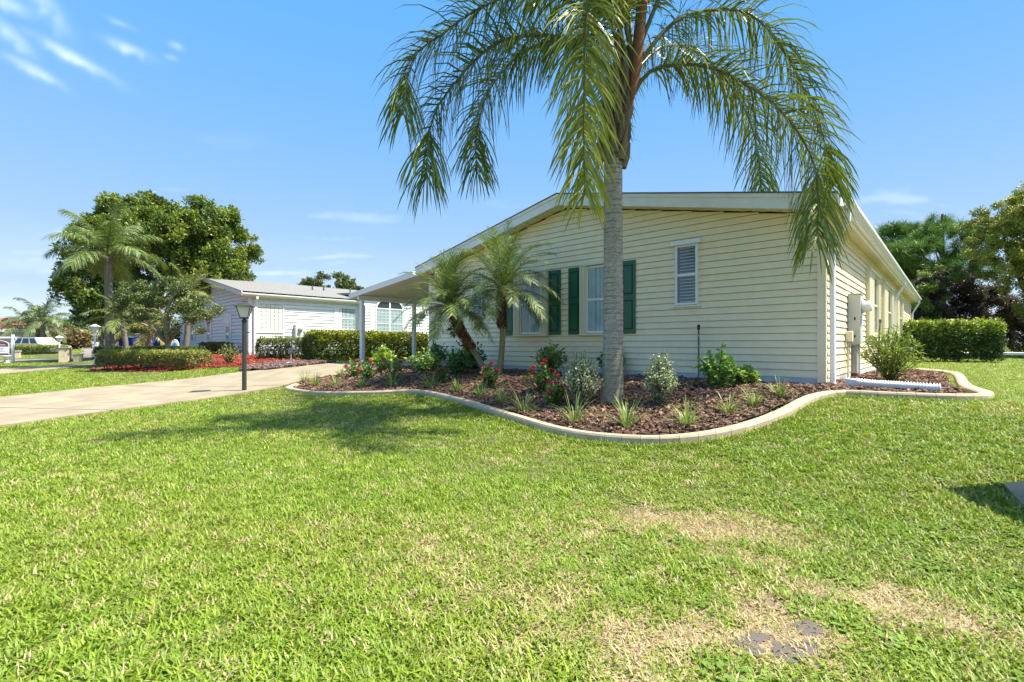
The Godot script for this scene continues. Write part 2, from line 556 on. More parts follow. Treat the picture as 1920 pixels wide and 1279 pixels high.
func gable_roof(parent: Node, w: float, l: float, wall: float, slope: float, eave: float, rake: float, m: Dictionary, fas := 0.15) -> void:
	# local: front wall from x = -w to 0 at z = 0, ridge runs back along -z
	var line := func(x: float) -> float: return wall + slope * (minf(-x, w + x))
	var xr := eave; var xl := -w - eave; var xm := -w / 2
	var outer := PackedVector2Array([Vector2(xr, line.call(xr)), Vector2(xm, line.call(xm)), Vector2(xl, line.call(xl))])
	var slab := func(lo: float, hi: float, z0: float, z1: float, called: String, mm: Material) -> void:
		for s in 2:
			var a := outer[s] ; var b := outer[s + 1]
			var mb := MB.new()
			mb.prism(PackedVector2Array([Vector2(a.x, a.y + lo), Vector2(b.x, b.y + lo), Vector2(b.x, b.y + hi), Vector2(a.x, a.y + hi)]), z0, z1)
			part(called, mb, mm, parent)
	slab.call(0.0, fas, rake - 0.02, rake, "fascia_board", m.trim)
	slab.call(fas, fas + 0.055, rake - 0.03, rake + 0.018, "drip_edge", m.trim)
	slab.call(fas + 0.055, fas + 0.075, -l - rake, rake + 0.03, "roof", m.roof)
	# soffit strips under the rake
	for s in 2:
		var mb := MB.new()
		var a := outer[s]; var b := outer[s + 1]
		var cnt := int(a.distance_to(b) / 0.1)
		for k in cnt:
			var p := a.lerp(b, (k + 0.5) / cnt)
			var dir := (b - a).normalized()
			mb.box(Vector3(p.x, p.y + 0.012 + 0.003 * (k % 3), rake / 2 - 0.01), Vector3(a.distance_to(b) / cnt - 0.008, 0.01, rake - 0.022), Basis(Vector3.BACK, atan2(dir.y, dir.x)))
		part("soffit", mb, m.soffit, parent, "stuff")
	# eave soffits, boards and gutters on both sides
	for s in [1.0, -1.0]:
		var x0 := 0.0 if s > 0 else -w
		var sb := MB.new()
		var y := wall - 0.015
		var cnt := int(l / 0.3)
		for k in cnt:
			var z := -l * (k + 0.5) / cnt
			sb.box(Vector3(x0 + s * eave * 0.5, y, z), Vector3(eave, 0.012, l / cnt - 0.006))
		part("eave_soffit", sb, m.soffit, parent, "stuff")
		var fb := MB.new()
		fb.bar(Vector3(x0 + s * eave, wall - 0.06, -l - rake), Vector3(x0 + s * (eave + 0.02), wall + 0.12, rake - 0.021))
		part("fascia_board", fb, m.trim, parent)
		var g := MB.new()
		var gx: float = x0 + s * (eave + 0.02)
		var yy := wall + 0.13 - slope * eave
		var pr := PackedVector2Array()
		for q in [[0.0, -0.10], [0.06, -0.105], [0.085, -0.06], [0.115, -0.03], [0.12, 0.015], [0.108, 0.015], [0.104, -0.025], [0.078, -0.05], [0.055, -0.093], [0.0, -0.092]]:
			pr.append(Vector2(gx + s * q[0], yy + q[1]))
		g.prism(pr, -l - rake, rake + 0.01)
		part("gutter", g, m.trim, parent)

func yellow_house() -> void:
	var W := 8.42; var L := 17.8; var top := 2.35; var sl := 0.208
	var h := thing("manufactured_house", "cream vinyl-sided single-storey house with green shutters behind the palm bed", "house", P(4.15, 0.38, 6.38), house_turn)
	var core := MB.new()
	core.prism(PackedVector2Array([Vector2(-W + 0.01, 0.02), Vector2(-0.024, 0.02), Vector2(-0.024, top), Vector2(-W / 2, top + sl * W / 2 - 0.002), Vector2(-W + 0.01, top)]), -L + 0.01, -0.024)
	part("wall", core, M.cream, h)
	var f := MB.new()
	f.bar(Vector3(-W, -0.3, -0.03), Vector3(-0.002, 0.17, 0.012)); f.bar(Vector3(-0.03, -0.3, -L), Vector3(0.012, 0.17, 0.012))
	f.bar(Vector3(-W - 0.012, -0.3, -L), Vector3(-W + 0.03, 0.17, 0.012)); f.bar(Vector3(-W, -0.3, -L - 0.01), Vector3(-0.002, 0.17, -L + 0.02))
	part("foundation", f, M.foundation, h)
	var sb := MB.new()
	for k in 9: sb.lathe([[0.008, 0.0], [0.008, 0.004], [0.0, 0.004]], 6)
	clad(h, Transform3D(Basis(), Vector3.ZERO), -W + 0.07, -0.075, 0.163, top, sl * W / 2 - 0.02, sl, 0.1016, [M.siding, M.siding_b, M.siding])
	var side := Basis(Vector3.UP, PI / 2)
	clad(h, Transform3D(side, Vector3.ZERO), 0.075, L - 0.07, 0.163, top - 0.03, 0.0, 0.0, 0.1016, [M.siding_b, M.siding, M.siding])
	for q in [[0.0, 0.0], [-W, 0.0], [0.0, -L]]:
		var c := MB.new()
		var dx := 1.0 if q[0] == 0.0 else -1.0
		c.bar(Vector3(q[0] - dx * 0.075, 0.06, q[1] - 0.02), Vector3(q[0] + dx * 0.026, top - 0.02, q[1] + 0.026))
		c.bar(Vector3(q[0] - dx * 0.02, 0.06, q[1] - 0.075), Vector3(q[0] + dx * 0.024, top - 0.02, q[1] - 0.021))
		part("corner_post", c, M.cream_trim, h)
	gable_roof(h, W, L, top, sl, 0.20, 0.3, {"trim": M.white_trim, "roof": M.shingle, "soffit": M.soffit})
	# frieze under the side eave
	var fr := MB.new()
	fr.bar(Vector3(0.004, top - 0.09, -L + 0.08), Vector3(0.026, top - 0.022, -0.08))
	part("frieze", fr, M.cream_trim, h)
	# the small windows
	var o := window(h, Transform3D(Basis(), Vector3(-1.845, 1.24, 0.004)), 0.36, 0.95, M.white_metal, "blinds", 0.032)
	var hood := MB.new()
	hood.bar(Vector3(-0.235, 0.965, 0.0), Vector3(0.235, 1.02, 0.10)); hood.bar(Vector3(-0.235, 0.95, 0.09), Vector3(0.235, 0.966, 0.102))
	part("hood", hood, M.white_metal, o)
	for w in [[o, 0.0], [null, 0.0]]:
		var ww: MeshInstance3D = w[0]
		if ww == null:
			ww = window(h, Transform3D(Basis(), Vector3(-6.66, 1.24, 0.004)), 0.34, 0.95, M.white_metal, "blinds", 0.032)
		var sill := MB.new()
		sill.bar(Vector3(-0.225, -0.03, 0.0), Vector3(0.225, -0.005, 0.05))
		for k in 4: sill.box(Vector3(-0.2 + k * 0.133, -0.04, 0.03), Vector3(0.014, 0.018, 0.03))
		part("sill", sill, M.white_metal, ww)
	# the two shuttered windows
	var y0 := 0.80
	for g in [[-3.44, 0.82, 0.14], [-5.07, 0.90, 0.17]]:
		var cx: float = g[0]; var ww: float = g[1]; var st: float = g[2]
		var win := window(h, Transform3D(Basis(), Vector3(cx, y0 + 0.02, 0.004)), ww - 2 * st + 0.02, 1.22, M.white_metal, "curtain", 0.035)
		for s in [-1.0, 1.0]:
			var a := MB.new()
			for k in 5:   # folded accordion slats
				a.box(Vector3(s * (ww / 2 - st * (k + 0.5) / 5.0), 0.61, 0.05 + 0.008 * (k % 2)), Vector3(st / 5.0 - 0.003, 1.24, 0.08))
			part("storm_shutter", a, M.accordion, win)
			shutter(h, Transform3D(Basis(), Vector3(cx + s * (ww / 2 + 0.15), y0, 0.008)), 0.28, 1.26, M.green, M.green_dark)
		var t := MB.new()
		t.bar(Vector3(-ww / 2, -0.045, 0.0), Vector3(ww / 2, -0.012, 0.105))
		part("track", t, M.accordion, win)
		t = MB.new()
		t.bar(Vector3(-ww / 2, 1.235, 0.0), Vector3(ww / 2, 1.27, 0.105))
		part("track", t, M.accordion, win)
	# windows of the sunny side with their folded storm shutters
	for g in [[4.0, 4.7, 5.55, 5.95], [6.8, 7.6, 8.75, 9.15], [10.5, 11.2, 12.3, 12.7]]:
		var mid: float = (g[1] + g[2]) / 2
		var win := window(h, Transform3D(side, Vector3(0.004, y0 + 0.02, -mid)), g[2] - g[1], 1.22, M.accordion, "curtain")
		for q in [[g[0], g[1]], [g[2], g[3]]]:
			var a := MB.new()
			var n := 6
			for k in n:
				var w: float = (q[1] - q[0]) / n
				a.box(Vector3(q[0] + (k + 0.5) * w - mid, 0.60, 0.04 + 0.006 * (k % 2)), Vector3(w - 0.004, 1.26, 0.075))
			part("storm_shutter", a, M.accordion, win)
		var t := MB.new()
		t.bar(Vector3(g[0] - mid, -0.05, 0.0), Vector3(g[3] - mid, -0.03, 0.10))
		part("track", t, M.accordion, win)
		t = MB.new()
		t.bar(Vector3(g[0] - mid, 1.232, 0.0), Vector3(g[3] - mid, 1.28, 0.10))
		part("track", t, M.accordion, win)
	# downspouts
	var e := 0.20 + 0.08
	spout(h, [Vector3(e, top - 0.03, 0.12), Vector3(e - 0.01, top - 0.16, 0.10), Vector3(0.075, top - 0.42, -0.10), Vector3(0.075, 0.10, -0.14), Vector3(0.11, 0.04, -0.12)], M.white_metal, 0.085, 0.06)
	for s in [9.6, L - 0.15]:
		spout(h, [Vector3(e, top - 0.03, -s), Vector3(e, top - 0.1, -s), Vector3(0.075, top - 0.5, -s), Vector3(0.075, 0.05, -s)], M.white_metal)
	# electricity meter cabinet
	var mbx := MB.new()
	mbx.cbox(Vector3(0.10, 1.01, -1.97), Vector3(0.17, 0.80, 0.30), 0.008)
	mbx.bar(Vector3(0.02, 1.412, -2.13), Vector3(0.195, 1.424, -1.81))
	var me := part("meter_cabinet", mbx, M.grey_metal, h)
	var md := MB.new()
	md.xf = Transform3D(Basis(Vector3.BACK, -PI / 2), Vector3(0.187, 1.22, -1.97))
	md.lathe([[0.0, 0.0], [0.105, 0.0], [0.105, 0.03], [0.085, 0.035], [0.085, 0.10], [0.07, 0.13], [0.0, 0.135]], 20)
	part("meter", md, M.white_metal, me)
	var lt := MB.new()
	for yy in [1.0, 0.72]:
		lt = MB.new()
		lt.bar(Vector3(0.10, yy, -1.822), Vector3(0.12, yy + 0.045, -1.812))
		part("latch", lt, M.black_metal, me)
	var cd := MB.new()
	cd.tube([Vector3(0.09, 0.61, -1.97), Vector3(0.09, -0.05, -1.97)], [0.05, 0.05], 12)
	cd.tube([Vector3(0.14, 0.61, -2.05), Vector3(0.14, 0.0, -2.05)], [0.016, 0.016], 8)
	part("conduit", cd, M.grey_metal, me)
	var rust := MB.new()
	rust.tube([Vector3(0.09, 0.10, -1.97), Vector3(0.09, 0.15, -1.97)], [0.0525, 0.0525], 12)
	part("rusty_band", rust, M.rust, me)
	var jb := MB.new()
	jb.cbox(Vector3(0.065, 0.74, -1.62), Vector3(0.09, 0.16, 0.11), 0.006)
	jb.tube([Vector3(0.05, 0.66, -1.62), Vector3(0.05, 0.08, -1.62), Vector3(0.06, 0.06, -1.45)], [0.014, 0.014, 0.014], 8)
	part("junction_box", jb, M.accordion, h)

func carport() -> void:
	var t := thing("carport", "white flat-roofed carport on slim posts between the two houses", "carport", P(4.15, 0.38, 6.38), house_turn)
	var xi := -8.80; var xo := -12.15; var yi := 2.50; var yo := 2.14; var zb := -9.0
	var m := MB.new()
	var n := 11
	for k in n:   # roof pans
		var a := float(k) / n; var b := float(k + 1) / n
		var x0 := lerpf(xi, xo, a); var x1 := lerpf(xi, xo, b) + 0.012
		m.prism(PackedVector2Array([Vector2(x0, lerpf(yi, yo, a) - 0.085), Vector2(x0, lerpf(yi, yo, a) - 0.04), Vector2(x1, lerpf(yi, yo, b) - 0.04), Vector2(x1, lerpf(yi, yo, b) - 0.085)]), zb, 0.07)
	part("roof_pan", m, M.soffit_pale, t)
	var f := MB.new()
	f.prism(PackedVector2Array([Vector2(xi, yi - 0.13), Vector2(xi, yi + 0.02), Vector2(xo, yo + 0.02), Vector2(xo, yo - 0.13)]), 0.075, 0.11)
	part("fascia_board", f, M.white_trim, t)
	var g := MB.new()
	g.bar(Vector3(xo - 0.10, yo - 0.14, zb), Vector3(xo - 0.002, yo + 0.0, 0.12))
	part("gutter", g, M.white_trim, t)
	var bm := MB.new()
	bm.bar(Vector3(-11.88, yo - 0.20, zb), Vector3(-11.78, yo - 0.07, 0.05))
	part("beam", bm, M.white_trim, t)
	for k in 5:
		var p := MB.new()
		p.cbox(Vector3(-11.83, 0.97, -0.08 - 1.9 * k), Vector3(0.12, 1.94, 0.10), 0.012)
		p.cbox(Vector3(-11.83, 0.045, -0.08 - 1.9 * k), Vector3(0.17, 0.05, 0.15), 0.01)
		part("post", p, M.white_trim, t)
	var d := spout(t, [Vector3(xo - 0.05, yo - 0.13, -0.25), Vector3(xo - 0.05, yo - 0.22, -0.25), Vector3(-11.93, yo - 0.38, -0.22), Vector3(-11.93, 0.1, -0.20)], M.white_metal, 0.05, 0.04)
	d.name = "downspout"

func neighbour_house() -> void:
	var W := 12.4; var L := 16.5; var top := 2.95; var sl := 0.2
	var h := thing("neighbour_house", "pale grey lap-sided house with grey shingle roof beyond the driveway", "house", P(-12.71, 0.38, 23.2), house_turn)
	var core := MB.new()
	core.prism(PackedVector2Array([Vector2(-W + 0.01, 0.0), Vector2(-0.024, 0.0), Vector2(-0.024, top), Vector2(-W / 2, top + sl * W / 2 - 0.002), Vector2(-W + 0.01, top)]), -L, -0.024)
	part("wall", core, M.pale, h)
	var f := MB.new()
	f.bar(Vector3(-W, -0.3, -0.03), Vector3(0.01, 0.34, 0.012)); f.bar(Vector3(-0.03, -0.3, -L), Vector3(0.013, 0.34, -0.03))
	part("foundation", f, M.foundation, h)
	clad(h, Transform3D(), -W + 0.1, -0.1, 0.32, top, sl * W / 2 - 0.03, sl, 0.178, [M.pale, M.pale_b])
	var side := Basis(Vector3.UP, PI / 2)
	clad(h, Transform3D(side, Vector3.ZERO), 0.1, L, 0.32, top - 0.02, 0.0, 0.0, 0.178, [M.pale_b, M.pale])
	var c := MB.new()
	c.bar(Vector3(-0.11, 0.2, -0.02), Vector3(0.03, top, 0.03)); c.bar(Vector3(-0.02, 0.2, -0.11), Vector3(0.028, top, -0.021))
	part("corner_post", c, M.white_trim, h)
	gable_roof(h, W, L, top, sl, 0.24, 0.4, {"trim": M.white_trim, "roof": M.shingle_grey, "soffit": M.soffit_pale}, 0.18)
	var vents := MB.new()
	for q in [[-3.2, -4.6], [-3.6, -5.5], [-4.2, -7.6]]:
		var y: float = top + sl * -q[0] + 0.2
		vents.tube([Vector3(q[0], y, q[1]), Vector3(q[0], y + 0.32, q[1])], [0.05, 0.05], 8)
	part("roof_vent", vents, M.dark_metal, h)
	# glass block window
	var gb := MB.new()
	gb.bar(Vector3(0.3, 1.17, 0.0), Vector3(1.62, 1.23, 0.07)); gb.bar(Vector3(0.3, 2.6, 0.0), Vector3(1.62, 2.66, 0.07))
	gb.bar(Vector3(0.3, 1.23, 0.0), Vector3(0.36, 2.6, 0.07)); gb.bar(Vector3(1.56, 1.23, 0.0), Vector3(1.62, 2.6, 0.07))
	var gw := part("glass_block_window", gb, M.white_trim, h)
	gw.transform = Transform3D(side, Vector3.ZERO)
	for i in 6:
		for j in 7:
			var b := MB.new()
			b.cbox(Vector3(0.36 + 0.2 * (i + 0.5), 1.23 + 0.1957 * (j + 0.5), 0.038), Vector3(0.186, 0.182, 0.03), 0.012)
			part("glass_block", b, M.glass_block if (i * 3 + j * 5) % 4 else M.glass_block_b, gw)
	# shuttered windows
	window(h, Transform3D(side, Vector3(0.006, 1.4, -5.14)), 0.94, 1.25, M.white_trim, "curtain", 0.06)
	for s in [4.47, 5.80]: shutter(h, Transform3D(side, Vector3(0.012, 1.36, -s)), 0.32, 1.33, M.white_trim, M.pale)
	for q in [[-2.95, 0.55], [-6.2, 0.55], [-9.4, 0.55]]:
		window(h, Transform3D(Basis(), Vector3(q[0], 0.85, 0.006)), q[1], 1.35, M.white_trim, "blinds", 0.05)
		for s in [-1, 1]: shutter(h, Transform3D(Basis(), Vector3(q[0] + s * 0.42, 0.82, 0.012)), 0.25, 1.4, M.white_trim, M.pale)
	# projecting bay with the arched window
	var bay := MB.new()
	bay.bar(Vector3(0.025, 0.0, -11.8), Vector3(0.325, 3.42, -5.75))
	part("bay_wall", bay, M.pale, h)
	clad(h, Transform3D(side, Vector3(0.35, 0, 0)), 5.75, 11.8, 0.32, 3.4, 0.0, 0.0, 0.178, [M.pale, M.pale_b])
	var br := MB.new()
	br.prism(PackedVector2Array([Vector2(-2.6, 3.55), Vector2(0.6, 3.41), Vector2(0.6, 3.52), Vector2(-2.6, 3.68)]), -12.0, -5.6)
	part("bay_roof", br, M.shingle_grey, h)
	var aw := window(h, Transform3D(side, Vector3(0.356, 0.9, -7.62)), 1.90, 1.82, M.white_trim, "curtain", 0.06, 2)
	var ar := MB.new(); var ag := MB.new()
	var n := 14; var r := 0.93
	for k in n:
		var a0 := PI * k / n; var a1 := PI * (k + 1) / n
		var q := PackedVector2Array()
		for p in [[r, a0], [r, a1], [r - 0.07, a1], [r - 0.07, a0]]: q.append(Vector2(cos(p[1]) * p[0], 1.83 + sin(p[1]) * p[0] * 0.62))
		ar.prism(q, 0.0, 0.065)
		ag.tri(Vector3(0, 1.83, 0.03), Vector3(cos(a0) * (r - 0.05), 1.83 + sin(a0) * (r - 0.05) * 0.62, 0.03), Vector3(cos(a1) * (r - 0.05), 1.83 + sin(a1) * (r - 0.05) * 0.62, 0.03))
	ar.bar(Vector3(-0.04, 1.83, 0.012), Vector3(0.04, 2.32, 0.06))
	part("arch_frame", ar, M.white_trim, aw)
	part("arch_pane", ag, M.dark_glass, aw)
	for s in [6.48, 8.76]: shutter(h, Transform3D(side, Vector3(0.362, 0.86, -s)), 0.32, 1.85, M.white_trim, M.pale)
	var ha := MB.new()
	ha.bar(Vector3(0.35, 2.5, -10.3), Vector3(0.5, 2.68, -9.4))
	part("hood", ha, M.white_trim, h)
	# meter cabinet and downspouts
	var mc := MB.new()
	mc.cbox(Vector3(0.12, 1.28, -2.38), Vector3(0.2, 0.72, 0.5), 0.01)
	mc.xf = Transform3D(Basis(Vector3.BACK, -PI / 2), Vector3(0.22, 1.38, -2.38))
	mc.lathe([[0.12, 0.0], [0.12, 0.04], [0.09, 0.05], [0.09, 0.14], [0.0, 0.15]], 14)
	part("meter_cabinet", mc, M.grey_metal, h)
	var e := 0.33
	spout(h, [Vector3(e, top - 0.05, -0.25), Vector3(e, top - 0.15, -0.25), Vector3(0.09, top - 0.5, -0.22), Vector3(0.09, 0.15, -0.22), Vector3(0.55, -0.02, -0.22)], M.white_trim, 0.1, 0.08)

# ------------------------------------------------------------------ yard things
func lamp_post(called: String, label: String, at: Vector3, hgt: float, dark: bool) -> void:
	var pm: Material = M.lamp_dark if dark else M.white_metal
	var t := thing(called, label, "lamp post", at, 0.35)
	var m := MB.new()
	m.lathe([[0.05, -0.05], [0.05, 0.02], [0.042, 0.04], [0.042, hgt - 0.42], [0.05, hgt - 0.41], [0.05, hgt - 0.38], [0.03, hgt - 0.37], [0.03, hgt - 0.34], [0.0, hgt - 0.34]], 14)
	part("pole", m, pm, t)
	var y0 := hgt - 0.34; var y1 := hgt - 0.10
	var r0 := 0.065; var r1 := 0.125
	var fr := MB.new()
	fr.cbox(Vector3(0, y0 + 0.008, 0), Vector3(r0 * 2.2, 0.02, r0 * 2.2), 0.004)
	for k in 4:
		var a := PI / 4 + k * PI / 2
		fr.tube([Vector3(cos(a) * r0 * 1.41, y0, sin(a) * r0 * 1.41), Vector3(cos(a) * r1 * 1.41, y1, sin(a) * r1 * 1.41)], [0.008, 0.008], 6)
	part("lantern_frame", fr, pm, t)
	for k in 4:
		var g := MB.new()
		g.xf = Transform3D(Basis(Vector3.UP, k * PI / 2), Vector3.ZERO)
		g.quad(Vector3(-r0, y0 + 0.02, r0), Vector3(r0, y0 + 0.02, r0), Vector3(r1, y1, r1), Vector3(-r1, y1, r1))
		part("glass_panel", g, M.frosted, t)
	var rf := MB.new()
	for k in 4:
		var b := Basis(Vector3.UP, k * PI / 2)
		var e := 0.165
		rf.xf = Transform3D(b, Vector3.ZERO)
		rf.quad(Vector3(-e, y1, e), Vector3(e, y1, e), Vector3(0.05, y1 + 0.085, 0.05), Vector3(-0.05, y1 + 0.085, 0.05))
		rf.quad(Vector3(-e, y1 - 0.012, e), Vector3(e, y1 - 0.012, e), Vector3(e, y1, e), Vector3(-e, y1, e))
		rf.tri(Vector3(-e, y1 - 0.011, e), Vector3(0, y1 - 0.011, 0), Vector3(e, y1 - 0.011, e))
	rf.xf = Transform3D()
	rf.cbox(Vector3(0, y1 + 0.093, 0), Vector3(0.1, 0.018, 0.1), 0.006)
	rf.lathe([[0.008, y1 + 0.1], [0.012, y1 + 0.115], [0.004, y1 + 0.13], [0.0, y1 + 0.14]], 8)
	part("lantern_roof", rf, pm, t)
	if dark:
		var s := MB.new()
		s.tube([Vector3(0.04, hgt - 0.62, 0.0), Vector3(0.10, hgt - 0.62, 0.0)], [0.012, 0.01], 6)
		part("light_sensor", s, pm, t)

func tuft(n: int, l: float, w: float, ca: Color, cb: Color) -> MB:
	var mb := MB.new()
	for k in n:
		var a := R(0, TAU); var e := R(0.6, 1.45)
		mb.col = tint(ca, cb, 0.25)
		mb.leaf(Vector3(cos(a), 0, sin(a)) * R(0, 0.04), Vector3(cos(a) * cos(e), sin(e), sin(a) * cos(e)), Vector3(-cos(a) * sin(e), cos(e), -sin(a) * sin(e)), l * R(0.6, 1.2), w, R(0.7, 1.7), 4)
	return mb

func shrub(called: String, label: String, group: String, at: Vector3, r: float, h: float, nst: int, per: int, ll: float, lw: float, ca: Color, cb: Color, category := "shrub", narrow := false, flowers := 0, fcol := Color.RED) -> Node3D:
	# stems that leave the root and carry leaves all along
	var t := thing(called, label, category, at, 0.0, group)
	var sm := MB.new(); var lm := MB.new()
	sm.col = Color(0.12, 0.10, 0.05)
	var tips := []
	for k in nst:
		var a := k * 2.39996 + R(-0.3, 0.3); var q := sqrt((k + 0.5) / nst)
		var tip := Vector3(cos(a) * r * q, h * (1.05 - 0.55 * q * q) * R(0.85, 1.1), sin(a) * r * q)
		var sp := spline([Vector3(cos(a), 0, sin(a)) * 0.02, Vector3(tip.x * 0.45, tip.y * 0.5, tip.z * 0.45) + rv() * 0.03, tip], 8)
		sm.tube(sp, [0.008, 0.007, 0.006, 0.005, 0.005, 0.004, 0.003, 0.002], 4, false)
		tips.append(tip)
		for j in per:
			var u := pow(R(0.0, 1.0), 0.7) * 7.0
			var i := mini(int(u), 6)
			var p: Vector3 = sp[i].lerp(sp[i + 1], u - i)
			var tg: Vector3 = (sp[i + 1] - sp[i]).normalized()
			var d := (rv() + tg * 0.5 + Vector3.UP * 0.15).normalized()
			lm.col = tint(ca, cb, 0.25)
			var nn := (Vector3.UP + rv() * 0.7)
			nn = (nn - d * nn.dot(d)).normalized()
			if narrow: lm.leaf(p, d, nn, ll * R(0.7, 1.2), lw, 0.3, 2)
			else: lm.blade(p + d * 0.01, d, nn, ll * R(0.6, 1.2), lw * R(0.8, 1.15))
	part("stems", sm, M.bark, t, "stuff")
	part("foliage", lm, M.leaf, t, "stuff")
	for k in flowers:
		var fm := MB.new()
		var tp: Vector3 = tips[tips.size() - 1 - (k * 3) % tips.size()] if k % 2 else tips[(k * 2) % tips.size()]
		var ct := tp + Vector3(0, 0.02, 0)
		for j in 26:
			var d := rv(); d.y = absf(d.y) * 0.7
			fm.col = tint(fcol, fcol * 0.7, 0.25)
			var nn := (d + rv() * 0.4).normalized()
			var q := ct + d * R(0.018, 0.042)
			var s := nn.cross(rv()).normalized()
			fm.blade(q, s, nn, 0.026, 0.018); fm.blade(q, -s, nn, 0.026, 0.018)
		part("flower_head", fm, M.petal, t)
	return t

func car(called: String, label: String, at: Vector3, turn: float, paint: Material, ln: float, high: float, pickup := false) -> void:
	var t := thing(called, label, "car", at, turn)
	var b := MB.new(); var hw := 0.92
	var bodyp := PackedVector2Array([Vector2(-ln / 2, 0.35), Vector2(ln / 2 - 0.05, 0.3), Vector2(ln / 2, 0.55), Vector2(ln / 2 - 0.12, 0.78), Vector2(ln * 0.22, 0.95), Vector2(-ln / 2 + 0.05, 1.0), Vector2(-ln / 2 - 0.03, 0.7)])
	b.prism(bodyp, -hw, hw)
	part("body", b, paint, t)
	var c0 := -ln * 0.44; var c1 := ln * 0.24
	if pickup: c0 = -ln * 0.08
	var cab := MB.new()
	var cp := [Vector2(c1, 0.95), Vector2(c1 - ln * 0.15, high), Vector2(c0 + ln * 0.09, high), Vector2(c0, 0.98)]
	for s in [1.0, -1.0]:
		var lo := hw - 0.04; var hi := hw - 0.22
		var q := [Vector3(cp[0].x, cp[0].y, s * lo), Vector3(cp[1].x, cp[1].y, s * hi), Vector3(cp[2].x, cp[2].y, s * hi), Vector3(cp[3].x, cp[3].y, s * lo)]
		if s > 0: cab.quad(q[0], q[1], q[2], q[3])
		else: cab.quad(q[3], q[2], q[1], q[0])
	var l0 := hw - 0.04; var h0 := hw - 0.22
	for k in 3:
		var a: Vector2 = cp[k]; var d: Vector2 = cp[k + 1]
		var wa := l0 if k == 0 else h0; var wb := l0 if k == 2 else h0
		cab.quad(Vector3(a.x, a.y, wa), Vector3(a.x, a.y, -wa), Vector3(d.x, d.y, -wb), Vector3(d.x, d.y, wb))
	part("cabin", cab, paint, t)
	var gl := [[0.06, 0.30], [0.34, 0.60], [0.64, 0.86]] if not pickup else [[0.1, 0.5], [0.55, 0.9]]
	for s in [1.0, -1.0]:
		for w in gl:
			var g := MB.new()
			var pt := func(u: float, vv: float) -> Vector3:
				var lo2: Vector2 = cp[0].lerp(cp[3], u); var hi2: Vector2 = cp[1].lerp(cp[2], u)
				var p2 := lo2.lerp(hi2, vv)
				return Vector3(p2.x, p2.y, s * (lerpf(l0, h0, vv) + 0.008))
			var q := [pt.call(w[0], 0.08), pt.call(w[1], 0.08), pt.call(w[1], 0.88), pt.call(w[0], 0.88)]
			if s > 0: g.quad(q[3], q[2], q[1], q[0])
			else: g.quad(q[0], q[1], q[2], q[3])
			part("side_window", g, M.dark_glass, t)
		var tl := MB.new()
		tl.bar(Vector3(-ln / 2 - 0.05, 0.72, s * 0.6), Vector3(-ln / 2 + 0.22, 0.92, s * (hw + 0.012)))
		part("tail_light", tl, M.red_lens, t)
		for x in [-ln * 0.31, ln * 0.31]:
			var w := MB.new()
			w.xf = Transform3D(Basis(Vector3.RIGHT, s * PI / 2), Vector3(x, 0.34, s * (hw - 0.2)))
			w.lathe([[0.0, 0.0], [0.34, 0.0], [0.34, 0.17], [0.30, 0.225], [0.22, 0.225], [0.22, 0.2], [0.0, 0.2]], 18)
			var wh := part("wheel", w, M.tyre, t)
			var rm := MB.new()
			rm.xf = w.xf
			rm.lathe([[0.21, 0.201], [0.21, 0.215], [0.16, 0.21], [0.05, 0.235], [0.0, 0.236]], 14)
			part("rim", rm, M.grey_metal, wh)

